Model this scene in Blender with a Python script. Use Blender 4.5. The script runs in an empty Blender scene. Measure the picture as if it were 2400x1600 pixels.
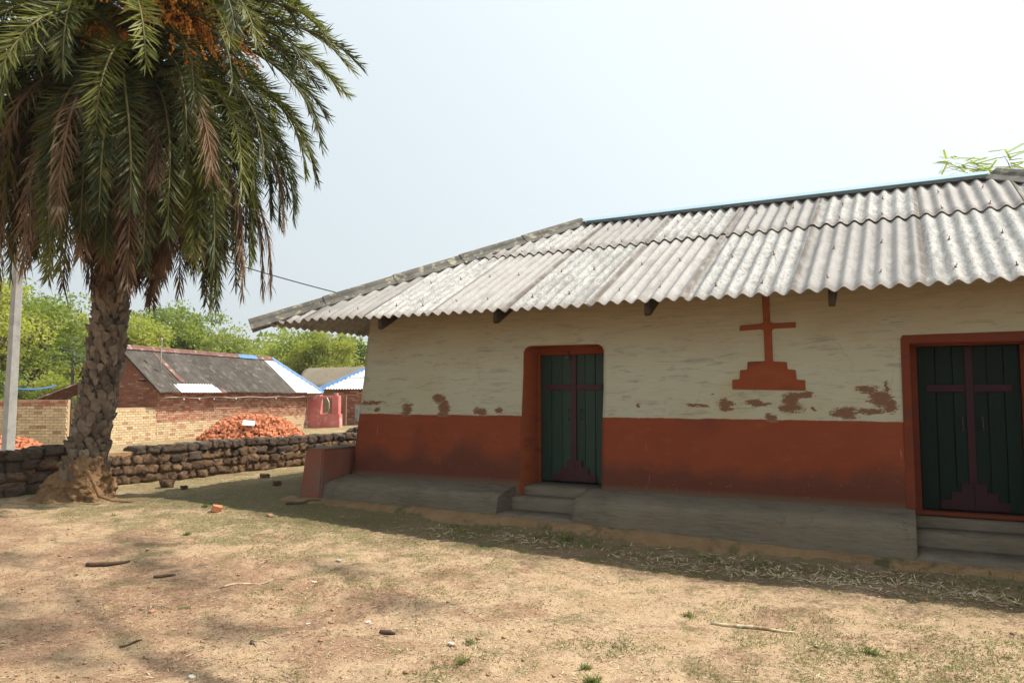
import bpy, bmesh, math, random
import numpy as np
from mathutils import Vector, Matrix
R = math.radians
random.seed(7); rng = np.random.default_rng(11)
scn = bpy.context.scene
C = scn.collection

# ---------------------------------------------------------------- camera
cam_d = bpy.data.cameras.new('camera'); cam = bpy.data.objects.new('camera', cam_d); C.objects.link(cam)
cam_d.sensor_width = 36; cam_d.lens = 26.0; cam_d.clip_start = .05; cam_d.clip_end = 2000
cam.location = (0, 0, 1.6); cam.rotation_euler = (R(90 + 4.07), 0, R(27.9))
scn.camera = cam
# ---------------------------------------------------------------- sky and sun
SUN = Vector((.596, .407, 1.0)).normalized()          # towards the sun
w = bpy.data.worlds.new('World'); scn.world = w; w.use_nodes = True
wn = w.node_tree; wn.nodes.clear()
wo = wn.nodes.new('ShaderNodeOutputWorld'); bg = wn.nodes.new('ShaderNodeBackground'); sky = wn.nodes.new('ShaderNodeTexSky')
sky.sky_type = 'NISHITA'; sky.sun_disc = False
sky.sun_elevation = math.asin(SUN.z); sky.sun_rotation = math.atan2(SUN.x, SUN.y)
sky.altitude = 0; sky.air_density = 1.0; sky.dust_density = 4.5; sky.ozone_density = 1.0
bg.inputs['Strength'].default_value = .10
# milky heat haze scattered forward around the sun, added to the clear sky
def wnode(typ, op=None, **kw):
    nd = wn.nodes.new('ShaderNode' + typ)
    if op: nd.operation = op
    for k, v in kw.items():
        if isinstance(v, bpy.types.NodeSocket): wn.links.new(v, nd.inputs[int(k[1:])])
        else: nd.inputs[int(k[1:])].default_value = v
    return nd
tc = wn.nodes.new('ShaderNodeTexCoord')
cosn = wnode('VectorMath', 'DOT_PRODUCT', i0=tc.outputs['Generated'], i1=tuple(SUN)).outputs['Value']
HG = .16
den = wnode('Math', 'POWER', i0=wnode('Math', 'SUBTRACT', i0=1 + HG * HG, i1=wnode('Math', 'MULTIPLY', i0=cosn, i1=2 * HG).outputs[0]).outputs[0], i1=1.5).outputs[0]
lobe = wnode('Math', 'DIVIDE', i0=(1 - HG * HG), i1=den).outputs[0]
hz = wnode('VectorMath', 'SCALE', i0=(6.15, 6.75, 6.95)); wn.links.new(lobe, hz.inputs['Scale'])
dim = wnode('VectorMath', 'SCALE', i0=sky.outputs[0]); dim.inputs['Scale'].default_value = .22
tot = wnode('VectorMath', 'ADD', i0=dim.outputs[0], i1=hz.outputs[0]).outputs[0]
wn.links.new(tot, bg.inputs[0]); wn.links.new(bg.outputs[0], wo.inputs[0])
sd = bpy.data.lights.new('sun', 'SUN'); so = bpy.data.objects.new('sun', sd); C.objects.link(so)
sd.energy = 5.0; sd.angle = R(.55); sd.color = (1, .93, .82)
so.rotation_euler = (-SUN).to_track_quat('-Z', 'Y').to_euler()
scn.view_settings.view_transform = 'Standard'; scn.view_settings.look = 'None'
scn.view_settings.exposure = .2; scn.view_settings.gamma = 1; scn.view_settings.use_curve_mapping = False
scn.render.engine = 'CYCLES'

# ---------------------------------------------------------------- helpers
def link(o, parent=None):
    C.objects.link(o)
    if parent is not None: o.parent = parent
    return o
def tag(o, label=None, cat=None, group=None, kind=None):
    for k, v in (('label', label), ('category', cat), ('group', group), ('kind', kind)):
        if v: o[k] = v
    return o
def empty(name, loc=(0, 0, 0), rz=0, **k):
    o = bpy.data.objects.new(name, None); link(o); o.location = loc; o.rotation_euler.z = rz; o.empty_display_size = .1
    return tag(o, **k)
def fmesh(name, V, F, m=None, smooth=False):
    """mesh from arrays; F is (n,k)"""
    V = np.asarray(V, dtype=np.float32).reshape(-1, 3); F = np.asarray(F, dtype=np.int32)
    me = bpy.data.meshes.new(name); n, k = F.shape
    me.vertices.add(len(V)); me.vertices.foreach_set('co', V.ravel())
    me.loops.add(n * k); me.loops.foreach_set('vertex_index', F.ravel())
    me.polygons.add(n); me.polygons.foreach_set('loop_start', np.arange(n, dtype=np.int32) * k)
    if smooth: me.polygons.foreach_set('use_smooth', np.ones(n, dtype=bool))
    me.update(calc_edges=True); me.validate()
    if m: me.materials.append(m)
    return me
def fobj(name, V, F, m, parent=None, smooth=False):
    return link(bpy.data.objects.new(name, fmesh(name, V, F, m, smooth)), parent)
def obj(name, bm, m, parent=None, smooth=False):
    me = bpy.data.meshes.new(name); bm.normal_update(); bm.to_mesh(me); bm.free()
    if smooth:
        for p in me.polygons: p.use_smooth = True
    if m: me.materials.append(m)
    return link(bpy.data.objects.new(name, me), parent)
def inst(name, me, loc, rot=(0, 0, 0), sc=(1, 1, 1), parent=None):
    o = bpy.data.objects.new(name, me); o.location = loc; o.rotation_euler = rot; o.scale = sc
    return link(o, parent)
def box_bm(x0, x1, y0, y1, z0, z1, bevel=0, bm=None, seg=1):
    b = bmesh.new() if bm is None else bm
    r = bmesh.ops.create_cube(b, size=1)
    for v in r['verts']: v.co = Vector(((x0 + x1) / 2 + v.co.x * (x1 - x0), (y0 + y1) / 2 + v.co.y * (y1 - y0), (z0 + z1) / 2 + v.co.z * (z1 - z0)))
    if bevel:
        es = list({e for v in r['verts'] for e in v.link_edges})
        bmesh.ops.bevel(b, geom=es, offset=bevel, segments=seg, affect='EDGES')
    return b
def box(name, x0, x1, y0, y1, z0, z1, m, parent=None, bevel=0, seg=1):
    return obj(name, box_bm(x0, x1, y0, y1, z0, z1, bevel, seg=seg), m, parent)
def prism(name, pts, y0, y1, m, parent=None, bevel=0):
    """polygon in XZ extruded from y0 to y1"""
    bm = bmesh.new(); f = bm.faces.new([bm.verts.new((x, y0, z)) for x, z in pts])
    r = bmesh.ops.extrude_face_region(bm, geom=[f])
    for v in r['geom']:
        if isinstance(v, bmesh.types.BMVert): v.co.y = y1
    bmesh.ops.recalc_face_normals(bm, faces=bm.faces)
    if bevel: bmesh.ops.bevel(bm, geom=list(bm.edges), offset=bevel, segments=1, affect='EDGES')
    return obj(name, bm, m, parent)
def tube_arr(P, rad, k=6, cap=True):
    P = [Vector(p) for p in P]; V = []; F = []
    if not hasattr(rad, '__len__'): rad = [rad] * len(P)
    ref = Vector((0.3, .2, 1)).normalized()
    for i, p in enumerate(P):
        t = (P[min(i + 1, len(P) - 1)] - P[max(i - 1, 0)]).normalized()
        a = t.cross(ref)
        if a.length < .1: a = t.cross(Vector((1, 0, 0)))
        a.normalize(); b = t.cross(a)
        for j in range(k):
            q = 2 * math.pi * j / k; V.append(p + (a * math.cos(q) + b * math.sin(q)) * rad[i])
    for i in range(len(P) - 1):
        for j in range(k):
            F.append((i * k + j, i * k + (j + 1) % k, (i + 1) * k + (j + 1) % k, (i + 1) * k + j))
    if cap:
        n = len(P)
        V.append(P[0]); V.append(P[-1])
        for j in range(k):
            F.append((n * k, (j + 1) % k, j, j)); F.append((n * k + 1, (n - 1) * k + j, (n - 1) * k + (j + 1) % k, (n - 1) * k + (j + 1) % k))
    return V, F
def pymesh(name, V, F, m, parent=None, smooth=False):
    me = bpy.data.meshes.new(name); me.from_pydata([tuple(v) for v in V], [], [tuple(dict.fromkeys(f)) for f in F]); me.update()
    if smooth:
        for p in me.polygons: p.use_smooth = True
    if m: me.materials.append(m)
    return link(bpy.data.objects.new(name, me), parent)
def tube(name, P, rad, m, parent=None, k=6, smooth=True):
    V, F = tube_arr(P, rad, k); return pymesh(name, V, F, m, parent, smooth)

# numpy value noise
def _h(ix, iy, iz, s):
    n = (ix.astype(np.int64) * 374761393 + iy.astype(np.int64) * 668265263 + iz.astype(np.int64) * 2147483647 + s * 974634777) & 0xffffffff
    n = ((n ^ (n >> 13)) * 1274126177) & 0xffffffff; n = (n ^ (n >> 16)) & 0xffff
    return n / 65535.0
def vnoise(x, y, z=None, s=0):
    x = np.asarray(x, float); y = np.asarray(y, float); z = np.zeros_like(x) if z is None else np.asarray(z, float)
    ix, iy, iz = np.floor(x), np.floor(y), np.floor(z); fx, fy, fz = x - ix, y - iy, z - iz
    fx, fy, fz = [f * f * (3 - 2 * f) for f in (fx, fy, fz)]
    r = 0
    for dz, wz in ((0, 1 - fz), (1, fz)):
        a = _h(ix, iy, iz + dz, s); b = _h(ix + 1, iy, iz + dz, s); c = _h(ix, iy + 1, iz + dz, s); d = _h(ix + 1, iy + 1, iz + dz, s)
        r = r + wz * ((a * (1 - fx) + b * fx) * (1 - fy) + (c * (1 - fx) + d * fx) * fy)
    return r
def fbm(x, y, z=None, o=4, s=0):
    r = 0; a = .5; f = 1
    for i in range(o):
        r = r + a * (vnoise(x * f, y * f, None if z is None else z * f, s + i) - .5); a *= .5; f *= 2.03
    return r
def sstep(a, b, x):
    t = np.clip((x - a) / (b - a), 0, 1); return t * t * (3 - 2 * t)

# ---------------------------------------------------------------- material helper
class NT:
    def __init__(s, name):
        s.m = bpy.data.materials.new(name); s.m.use_nodes = True; s.t = s.m.node_tree; s.t.nodes.clear()
        s.out = s.t.nodes.new('ShaderNodeOutputMaterial')
    def n(s, typ, props=None, out=0, **kw):
        nd = s.t.nodes.new('ShaderNode' + typ)
        for k, v in (props or {}).items(): setattr(nd, k, v)
        for k, v in kw.items():
            key = int(k[1:]) if k[0] == 'i' and k[1:].isdigit() else k.replace('_', ' ')
            s.set(nd.inputs[key], v)
        return nd.outputs[out]
    def set(s, sock, v):
        if isinstance(v, bpy.types.NodeSocket): s.t.links.new(v, sock)
        elif isinstance(v, (tuple, list)) and len(v) == 3 and sock.type == 'RGBA': sock.default_value = (*v, 1)
        else: sock.default_value = v
    def math(s, op, a, b=0.0, clamp=False): return s.n('Math', dict(operation=op, use_clamp=clamp), i0=a, i1=b)
    def ramp(s, f, a, b, lo=0., hi=1.): return s.n('MapRange', None, Value=f, From_Min=a, From_Max=b, To_Min=lo, To_Max=hi)
    def mix(s, f, a, b, mode='MIX'):
        nd = s.t.nodes.new('ShaderNodeMix'); nd.data_type = 'RGBA'; nd.blend_type = mode
        s.set(nd.inputs[0], f); s.set(nd.inputs[6], a); s.set(nd.inputs[7], b); return nd.outputs[2]
    def noise(s, v, scale, det=4, rough=.55, dist=0., out=0): return s.n('TexNoise', None, out, Vector=v, Scale=scale, Detail=det, Roughness=rough, Distortion=dist)
    def coord(s, which='Object', scale=None):
        nd = s.t.nodes.new('ShaderNodeTexCoord'); o = nd.outputs[which]
        if which == 'World':pass
        if scale: o = s.n('Mapping', None, Vector=o, Scale=scale)
        return o
    def pos(s, scale=None):
        o = s.n('NewGeometry', None, 0)
        if scale: o = s.n('Mapping', None, Vector=o, Scale=scale)
        return o
    def rnd(s): return s.n('ObjectInfo', None, 'Random')
    def bump(s, h, st=.5, dist=.01): return s.n('Bump', None, Height=h, Strength=st, Distance=dist)
    def bsdf(s, col, rough=.8, nrm=None, metal=0., spec=.3, **kw):
        b = s.t.nodes.new('ShaderNodeBsdfPrincipled'); s.set(b.inputs['Base Color'], col); s.set(b.inputs['Roughness'], rough)
        b.inputs['Metallic'].default_value = metal; b.inputs['Specular IOR Level'].default_value = spec
        if nrm is not None: s.set(b.inputs['Normal'], nrm)
        return b.outputs[0]
    def end(s, sh): s.t.links.new(sh, s.out.inputs[0]); return s.m
def simple(name, c1, c2, scale=5, rough=.85, bst=.4, bsc=40, bd=.01, c3=None, s3=2, rnd=.0, world=True, stretch=None, spec=.25, det=5, t3=(.55, .65), metal=0.):
    t = NT(name); p = t.pos(stretch) if world else t.coord('Object', stretch)
    if not world: p = t.n('VectorMath', dict(operation='ADD'), i0=p, i1=t.n('CombineXYZ', None, X=t.math('MULTIPLY', t.rnd(), 37.), Y=t.math('MULTIPLY', t.rnd(), 11.)))
    c = t.mix(t.ramp(t.noise(p, scale, det), .3, .7), c1, c2)
    if c3: c = t.mix(t.ramp(t.noise(p, s3, 5, .6, .3), *t3), c, c3)
    if rnd:
        c = t.mix(1., c, t.n('CombineColor', None, Red=t.ramp(t.rnd(), 0, 1, 1 - rnd, 1 + rnd), Green=t.ramp(t.rnd(), 0, 1, 1 - rnd, 1 + rnd), Blue=t.ramp(t.rnd(), 0, 1, 1 - rnd, 1 + rnd)), 'MULTIPLY')
    return t.end(t.bsdf(c, rough, t.bump(t.noise(p, bsc, 5, .6), bst, bd), spec=spec, metal=metal))
def leafmat(name, c1, c2, scale=1.2, trans=.4, rough=.6, c3=None):
    t = NT(name); p = t.pos()
    c = t.mix(t.ramp(t.noise(p, scale, 2), .35, .65), c1, c2)
    c = t.mix(t.ramp(t.noise(p, 14, 2), .3, .7), c, t.mix(1., c, (1.45, 1.35, 1.0), 'MULTIPLY'))
    if c3: c = t.mix(t.ramp(t.noise(p, 3.1, 3), .58, .66), c, c3)
    a = t.bsdf(c, rough, spec=.3); b = t.n('BsdfTranslucent', None, Color=t.mix(1., c, (1.5, 1.6, .7), 'MULTIPLY'))
    return t.end(t.n('MixShader', None, i0=trans, i1=a, i2=b))

# ---------------------------------------------------------------- materials
def ground_material():
    t = NT('dry_sandy_ground'); p = t.pos()
    mid = t.noise(p, 1.7, 6, .62, .4); fine = t.noise(p, 22, 5, .65); vf = t.noise(p, 120, 3, .6); lit = t.noise(t.pos((1, 1, 1)), 55, 4, .7, 1.5)
    sx = t.n('SeparateXYZ', None, 0, Vector=p); sy = t.n('SeparateXYZ', None, 1, Vector=p)
    c = t.mix(t.ramp(mid, .35, .65), (.53, .365, .22), (.68, .50, .33))
    c = t.mix(t.ramp(fine, .48, .78, 0, .55), c, (.28, .175, .10))
    # red laterite gravel, mostly towards the lower left of the yard
    left = t.math('MULTIPLY', t.ramp(sx, -1.8, -4.6), t.ramp(sy, 6.2, 4.4))
    gm = t.math('ADD', t.math('MULTIPLY', left, .12), mid)
    red = t.math('MULTIPLY', t.ramp(gm, .50, .64), t.ramp(fine, .3, .52, .5, 1.))
    c = t.mix(t.math('MULTIPLY', red, .72), c, t.mix(t.ramp(vf, .35, .65), (.19, .088, .052), (.34, .18, .11)))
    # scattered reddish brown patches everywhere, and crumbly soil by the house, darkened to deepen the eave shadow
    pm = t.ramp(t.noise(p, .9, 6, .7, .8), .54, .68)
    c = t.mix(t.math('MULTIPLY', pm, t.ramp(fine, .35, .6, .15, .75)), c, (.27, .155, .09))
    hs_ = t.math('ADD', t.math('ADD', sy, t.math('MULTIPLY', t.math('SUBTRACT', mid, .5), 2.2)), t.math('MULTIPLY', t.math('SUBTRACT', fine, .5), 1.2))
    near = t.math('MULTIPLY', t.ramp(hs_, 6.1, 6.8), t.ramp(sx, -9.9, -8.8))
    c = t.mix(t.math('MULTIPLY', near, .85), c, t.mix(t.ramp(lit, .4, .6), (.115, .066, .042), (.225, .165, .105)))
    # thin green film
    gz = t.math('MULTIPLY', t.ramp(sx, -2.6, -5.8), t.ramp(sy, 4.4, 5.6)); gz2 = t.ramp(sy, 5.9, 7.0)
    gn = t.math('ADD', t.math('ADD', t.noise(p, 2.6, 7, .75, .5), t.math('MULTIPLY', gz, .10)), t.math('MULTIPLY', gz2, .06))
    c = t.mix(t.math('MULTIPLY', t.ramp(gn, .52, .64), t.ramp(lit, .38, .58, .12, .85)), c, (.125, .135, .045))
    # litter specks, dark crumbs and pale grains
    c = t.mix(t.ramp(lit, .58, .68, 0, .7), c, (.22, .14, .08))
    c = t.mix(t.ramp(lit, .40, .33, 0, .6), c, (.56, .46, .33))
    vo = t.n('TexVoronoi', None, 0, Vector=p, Scale=42., Randomness=1.)
    vc = t.n('TexVoronoi', None, 1, Vector=p, Scale=42., Randomness=1.)
    vr = t.n('SeparateColor', None, 0, Color=vc)
    c = t.mix(t.math('MULTIPLY', t.math('LESS_THAN', vo, .22), t.math('GREATER_THAN', vr, .62)), c, (.10, .052, .032))
    c = t.mix(t.math('MULTIPLY', t.math('LESS_THAN', vo, .15), t.math('LESS_THAN', vr, .06)), c, (.52, .47, .40))
    h = t.math('ADD', t.math('MULTIPLY', fine, 1.), t.math('ADD', t.math('MULTIPLY', vf, .35), t.math('MULTIPLY', lit, .6)))
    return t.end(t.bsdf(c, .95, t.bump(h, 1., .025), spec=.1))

FLAKES = [(-6.62,1.478,.19,.024),(-6.52,1.39,.05,.03),(-6.0,1.40,.075,.08),(-5.486,1.545,.09,.05),(-5.40,1.42,.08,.09),(-5.44,1.34,.05,.02),
 (-4.85,1.376,.1,.043),(-4.58,1.39,.06,.035),(-2.73,1.474,.022,.022),(-2.04,1.478,.10,.018),(-1.74,1.48,.08,.062),(-1.45,1.51,.06,.028),(-1.36,1.49,.07,.018),
 (-.984,1.59,.15,.03),(-1.07,1.53,.07,.06),(-1.073,1.449,.12,.042),(-.54,1.41,.11,.06),(-.33,1.65,.10,.032),(-.2,1.56,.11,.075),
 (-.13,1.49,.06,.07),(-.31,1.425,.115,.026),(-.155,1.67,.018,.045),(-1.264,1.35,.05,.042),(-.837,1.44,.016,.018),(-1.87,1.6,.02,.01)]
def wall_material():
    t = NT('lime_washed_mud_wall'); p = t.pos()
    z = t.n('SeparateXYZ', None, 2, Vector=p)
    streak = t.noise(t.pos((1.1, 1.1, 16)), 2.2, 6, .65, .3); st2 = t.noise(t.pos((2.5, 2.5, 60)), 2., 4, .6)
    cloud = t.noise(p, 1.1, 5, .6, .4)
    white = t.mix(t.ramp(cloud, .3, .7), (.368, .351, .248), (.416, .406, .307))
    white = t.mix(t.ramp(streak, .40, .62, 0, .55), white, (.357, .358, .282))
    white = t.mix(t.math('MULTIPLY', t.ramp(st2, .56, .70), t.ramp(cloud, .42, .62, 0, .7)), white, (.214, .220, .185))
    ym = t.noise(p, .8, 4, .6, .2); white = t.mix(t.ramp(ym, .52, .68, 0, .55), white, (.357, .305, .169))
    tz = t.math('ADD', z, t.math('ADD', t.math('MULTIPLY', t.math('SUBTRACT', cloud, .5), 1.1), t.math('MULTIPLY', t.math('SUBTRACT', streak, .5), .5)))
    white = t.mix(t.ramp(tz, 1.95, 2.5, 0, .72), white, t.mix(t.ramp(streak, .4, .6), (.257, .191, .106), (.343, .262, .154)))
    gs = t.noise(t.pos((1.6, 1.6, 9)), 1.9, 6, .72, .6); white = t.mix(t.math('MULTIPLY', t.ramp(gs, .53, .63), t.ramp(st2, .42, .60, .2, .95)), white, (.212, .213, .176))
    red = t.mix(t.ramp(cloud, .3, .7), (.182, .041, .016), (.215, .052, .022))
    red = t.mix(t.ramp(streak, .45, .7, 0, .35), red, (.160, .040, .020))
    # damp, smoky stain with its own outline in the lower half of the red band
    sn = t.math('ADD', t.math('MULTIPLY', t.noise(p, 1.6, 4, .55, .3), .75), t.ramp(z, .55, 1.02, .22, -.16))
    red = t.mix(t.ramp(t.noise(t.pos((1.2, 1.2, 3.5)), 3.1, 6, .75), .55, .68, 0, .35), red, (.25, .09, .045)); red = t.mix(t.ramp(sn, .27, .45, 0, .8), red, (.086, .031, .021))
    edge = t.math('ADD', z, t.math('MULTIPLY', t.noise(t.pos((1, 1, 1)), 2.2, 6, .7), .05))
    band = t.ramp(edge, 1.350, 1.357)
    c = t.mix(band, red, white)
    # flaked lime wash, brown mud showing
    warp = t.n('VectorMath', dict(operation='SCALE'), i0=t.n('VectorMath', dict(operation='SUBTRACT'), i0=t.noise(t.pos((9, 9, 26)), 1., 4, .7, 0, 1), i1=(.5, .5, .5)), Scale=.10)
    q = t.n('VectorMath', dict(operation='ADD'), i0=p, i1=warp)
    d = None
    for (cx, cz, rx, rz) in FLAKES:
        v = t.n('VectorMath', dict(operation='MULTIPLY'), i0=t.n('VectorMath', dict(operation='SUBTRACT'), i0=q, i1=(cx, 8.3, cz)), i1=(1 / rx, 0, 1 / rz))
        l = t.n('VectorMath', dict(operation='LENGTH'), 1, i0=v)
        d = l if d is None else t.math('MINIMUM', d, l)
    d = t.math('ADD', d, t.math('MULTIPLY', t.math('ADD', t.math('SUBTRACT', t.noise(t.pos((9, 9, 40)), 1., 5, .85), .5), t.math('MULTIPLY', t.math('SUBTRACT', t.noise(t.pos((40, 40, 120)), 1., 3, .7), .5), .7)), 3.0))
    fl = t.ramp(d, 1.10, 1.07)
    fl = t.math('MULTIPLY', fl, t.math('GREATER_THAN', z, 1.30))
    mud = t.mix(t.noise(p, 18, 4), (.138, .070, .038), (.193, .105, .059))
    rim = t.ramp(d, 1.45, 1.12); c = t.mix(t.math('MULTIPLY', rim, t.math('MULTIPLY', t.math('GREATER_THAN', z, 1.30), .35)), c, (.50, .46, .36)); c = t.mix(fl, c, mud)
    dust = t.ramp(z, .56, .49); c = t.mix(t.math('MULTIPLY', dust, .75), c, (.132, .095, .063))
    # hairline cracks and drips of wash over the red band
    ck = t.n('TexVoronoi', dict(feature='DISTANCE_TO_EDGE'), 0, Vector=t.n('VectorMath', dict(operation='ADD'), i0=p, i1=t.n('VectorMath', dict(operation='SCALE'), i0=t.noise(p, 5, 4, .7, 0, 1), Scale=.35)), Scale=.9)
    crack = t.math('MULTIPLY', t.ramp(ck, .006, .002), t.ramp(t.noise(p, 1.7, 3), .50, .60)); c = t.mix(t.math('MULTIPLY', crack, .25), c, (.09, .07, .05))
    dr = t.math('MULTIPLY', t.ramp(t.noise(t.pos((30, 30, 1.2)), 1., 3, .6), .66, .70), t.ramp(t.noise(p, 2.2, 3), .52, .62)); c = t.mix(t.math('MULTIPLY', dr, t.ramp(z, 1.36, 1.30, 0, .35)), c, (.33, .25, .17))
    sp = t.math('MULTIPLY', t.ramp(t.noise(p, 34, 3, .6), .66, .70), t.ramp(z, 1.5, .5, 0, .6)); c = t.mix(sp, c, (.20, .14, .09))
    h = t.math('SUBTRACT', t.math('ADD', t.math('MULTIPLY', streak, .5), t.math('MULTIPLY', t.noise(p, 9, 5), .8)), t.math('MULTIPLY', fl, .5))
    return t.end(t.bsdf(c, .9, t.bump(h, .55, .012), spec=.2))
SEAMS = [-8.27, -7.42, -6.35, -5.30, -4.22, -3.12, -2.06, -.97, .17, 1.24, 2.3, 3.4, 4.75]
def sheet_material(name, base, pale, dark, rough_amt):
    t = NT(name); p = t.pos(); r = t.rnd()
    ps = t.n('VectorMath', dict(operation='ADD'), i0=p, i1=t.n('CombineXYZ', None, X=t.math('MULTIPLY', r, 31.)))
    fib = t.n('Mapping', None, Vector=ps, Scale=(34, 10, 10)); fn = t.noise(fib, 1., 5, .7, 1.2)
    cl = t.noise(ps, 2.2, 6, .65, .5); c = t.mix(t.ramp(cl, .3, .7), base, pale)
    c = t.mix(t.ramp(fn, .48, .66, 0, rough_amt), c, dark)
    c = t.mix(t.ramp(t.noise(ps, 7, 5, .7), .58, .7, 0, .4), c, (.43, .30, .24))
    # dirt streaks; trough self-shade and dirt darkened into the colour
    ln = t.noise(t.n('Mapping', None, Vector=ps, Scale=(9, 1.2, 1.2)), 1., 4, .6)
    c = t.mix(t.ramp(ln, .55, .7, 0, .35 + rough_amt * .3), c, (.20, .185, .165))
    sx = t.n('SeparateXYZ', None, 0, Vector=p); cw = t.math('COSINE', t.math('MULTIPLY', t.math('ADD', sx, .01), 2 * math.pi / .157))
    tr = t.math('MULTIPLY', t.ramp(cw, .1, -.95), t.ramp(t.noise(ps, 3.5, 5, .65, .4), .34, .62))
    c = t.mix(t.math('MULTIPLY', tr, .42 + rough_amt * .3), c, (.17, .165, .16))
    d = None
    for q in SEAMS:
        l = t.math('ABSOLUTE', t.math('SUBTRACT', sx, q + .03)); d = l if d is None else t.math('MINIMUM', d, l)
    c = t.mix(t.math('MULTIPLY', t.ramp(d, .045, .012), t.ramp(t.noise(ps, 6, 4), .3, .55, .35, .9)), c, (.13, .105, .085))
    sy = t.n('SeparateXYZ', None, 1, Vector=p)      # grime washed down to the laps and eaves
    e = t.math('MINIMUM', t.math('ABSOLUTE', t.math('SUBTRACT', sy, 9.86)), t.math('ABSOLUTE', t.math('SUBTRACT', sy, 7.72)))
    c = t.mix(t.math('MULTIPLY', t.ramp(t.math('SUBTRACT', e, t.math('MULTIPLY', fn, .12)), .07, -.04), .55), c, (.20, .165, .14))
    c = t.mix(t.ramp(t.noise(ps, 14, 5, .8), .60, .68, 0, .55), c, (.13, .12, .11))
    v = t.ramp(r, 0, 1, .80, 1.05); c = t.mix(1., c, t.n('CombineColor', None, Red=v, Green=v, Blue=v), 'MULTIPLY')
    return t.end(t.bsdf(c, .85, t.bump(t.math('ADD', fn, t.noise(ps, 60, 4)), .45 + rough_amt * .4, .008), spec=.25))
MT = {}
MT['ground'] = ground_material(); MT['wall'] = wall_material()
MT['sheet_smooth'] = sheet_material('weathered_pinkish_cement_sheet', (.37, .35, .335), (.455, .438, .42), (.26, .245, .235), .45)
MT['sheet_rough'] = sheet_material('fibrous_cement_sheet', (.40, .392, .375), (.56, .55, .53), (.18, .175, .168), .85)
MT['cap'] = simple('grey_cement_cap', (.105, .10, .088), (.20, .19, .168), 6, .9, .7, 50, .01, (.42, .38, .28), 7)
MT['blue_sheet'] = simple('pale_blue_sheet_metal', (.29, .43, .50), (.34, .48, .56), 3, .45, .05, 20, spec=.5)
MT['plinth'] = None
def plinth_material():
    t = NT('smoothed_grey_mud'); p = t.pos(); z = t.n('SeparateXYZ', None, 2, Vector=p)
    tr = t.noise(t.pos((2.2, 2.2, 26)), 2.2, 6, .7, .5); cl = t.noise(p, 1.6, 5, .6, .4)
    c = t.mix(t.ramp(cl, .3, .7), (.105, .088, .063), (.165, .138, .10)); c = t.mix(t.ramp(tr, .42, .64, 0, .6), c, (.20, .165, .12)); c = t.mix(t.ramp(tr, .42, .30, 0, .6), c, (.065, .054, .04))
    c = t.mix(t.ramp(t.noise(p, 5, 5, .7), .55, .68, 0, .6), c, (.175, .125, .078))
    ck = t.n('TexVoronoi', dict(feature='DISTANCE_TO_EDGE'), 0, Vector=t.n('VectorMath', dict(operation='ADD'), i0=p, i1=t.n('VectorMath', dict(operation='SCALE'), i0=t.noise(p, 6, 4, .7, 0, 1), Scale=.3)), Scale=1.6)
    cm = t.math('MULTIPLY', t.ramp(ck, .008, .003), t.ramp(t.noise(p, 1.3, 3), .54, .62)); c = t.mix(t.math('MULTIPLY', cm, .3), c, (.05, .04, .03))
    return t.end(t.bsdf(c, .92, t.bump(t.math('SUBTRACT', t.math('ADD', tr, t.noise(p, 28, 4)), t.math('MULTIPLY', cm, .4)), .7, .015), spec=.2))
MT['plinth'] = plinth_material()
MT['ochre'] = simple('red_ochre_plaster', (.190, .044, .014), (.225, .056, .019), 3, .88, .35, 12, .01, (.139, .035, .019), 2, stretch=(1, 1, 3))
MT['ochre_shaded'] = simple('shaded_red_ochre_plaster', (.12, .026, .010), (.15, .035, .014), 3, .88, .35, 12, .01, (.10, .03, .02), 2, stretch=(1, 1, 3))  # ochre darkened to stand for the dimmer light at the right
MT['pinkred'] = simple('faded_red_plaster', (.200, .072, .045), (.230, .089, .058), 3, .9, .4, 12, .01, (.180, .101, .075), 3)
MT['green'] = simple('old_green_door_paint', (.007, .031, .019), (.011, .043, .026), 6, .55, .3, 30, .004, (.030, .044, .028), 9, stretch=(9, 9, .6), spec=.4, rnd=.25, t3=(.58, .62))
MT['green_shaded'] = simple('shaded_green_door_paint', (.003, .011, .007), (.004, .016, .010), 6, .65, .3, 30, .004, stretch=(6, 6, .8), spec=.18, rnd=.15)  # same green, with the right door's shade put into the colour
MT['maroon'] = simple('maroon_door_paint', (.038, .007, .010), (.054, .010, .014), 6, .55, .3, 30, .004, stretch=(2, 2, 2), spec=.4)
MT['maroon_shaded'] = simple('shaded_maroon_door_paint', (.022, .003, .006), (.032, .005, .009), 6, .6, .3, 30, .004, spec=.25)  # maroon copy with the right door's shade painted in
MT['iron'] = simple('dark_iron', (.03, .026, .022), (.06, .05, .04), 20, .5, .2, 60, .002, spec=.5)
MT['rust'] = simple('rusty_hook_bolt', (.17, .055, .025), (.25, .09, .04), 30, .9, .3, 60, .002)
MT['timber'] = simple('dark_weathered_timber', (.035, .026, .018), (.07, .052, .036), 6, .85, .5, 30, .006, stretch=(8, 1, 1))
MT['bank'] = simple('eroded_ochre_soil', (.192, .114, .054), (.252, .162, .084), 5, .97, 1., 20, .03, (.078, .072, .030), 3)
MT['laterite'] = simple('laterite_stone', (.13, .08, .055), (.27, .165, .108), 5, .97, 1., 32, .05, (.37, .24, .14), 2.1, t3=(.46, .56), rnd=.25, world=False)
MT['laterite_dark'] = simple('blackened_and_shaded_laterite', (.085, .062, .047), (.19, .135, .10), 6, .97, 1., 32, .03, rnd=.25, world=False)
MT['mud'] = simple('tan_mud_mortar', (.33, .20, .105), (.42, .27, .15), 5, .97, .8, 20, .02)
MT['bark'] = simple('palm_bark', (.03, .022, .017), (.07, .052, .038), 6, .95, .8, 30, .02, stretch=(1, 1, 2))
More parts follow.
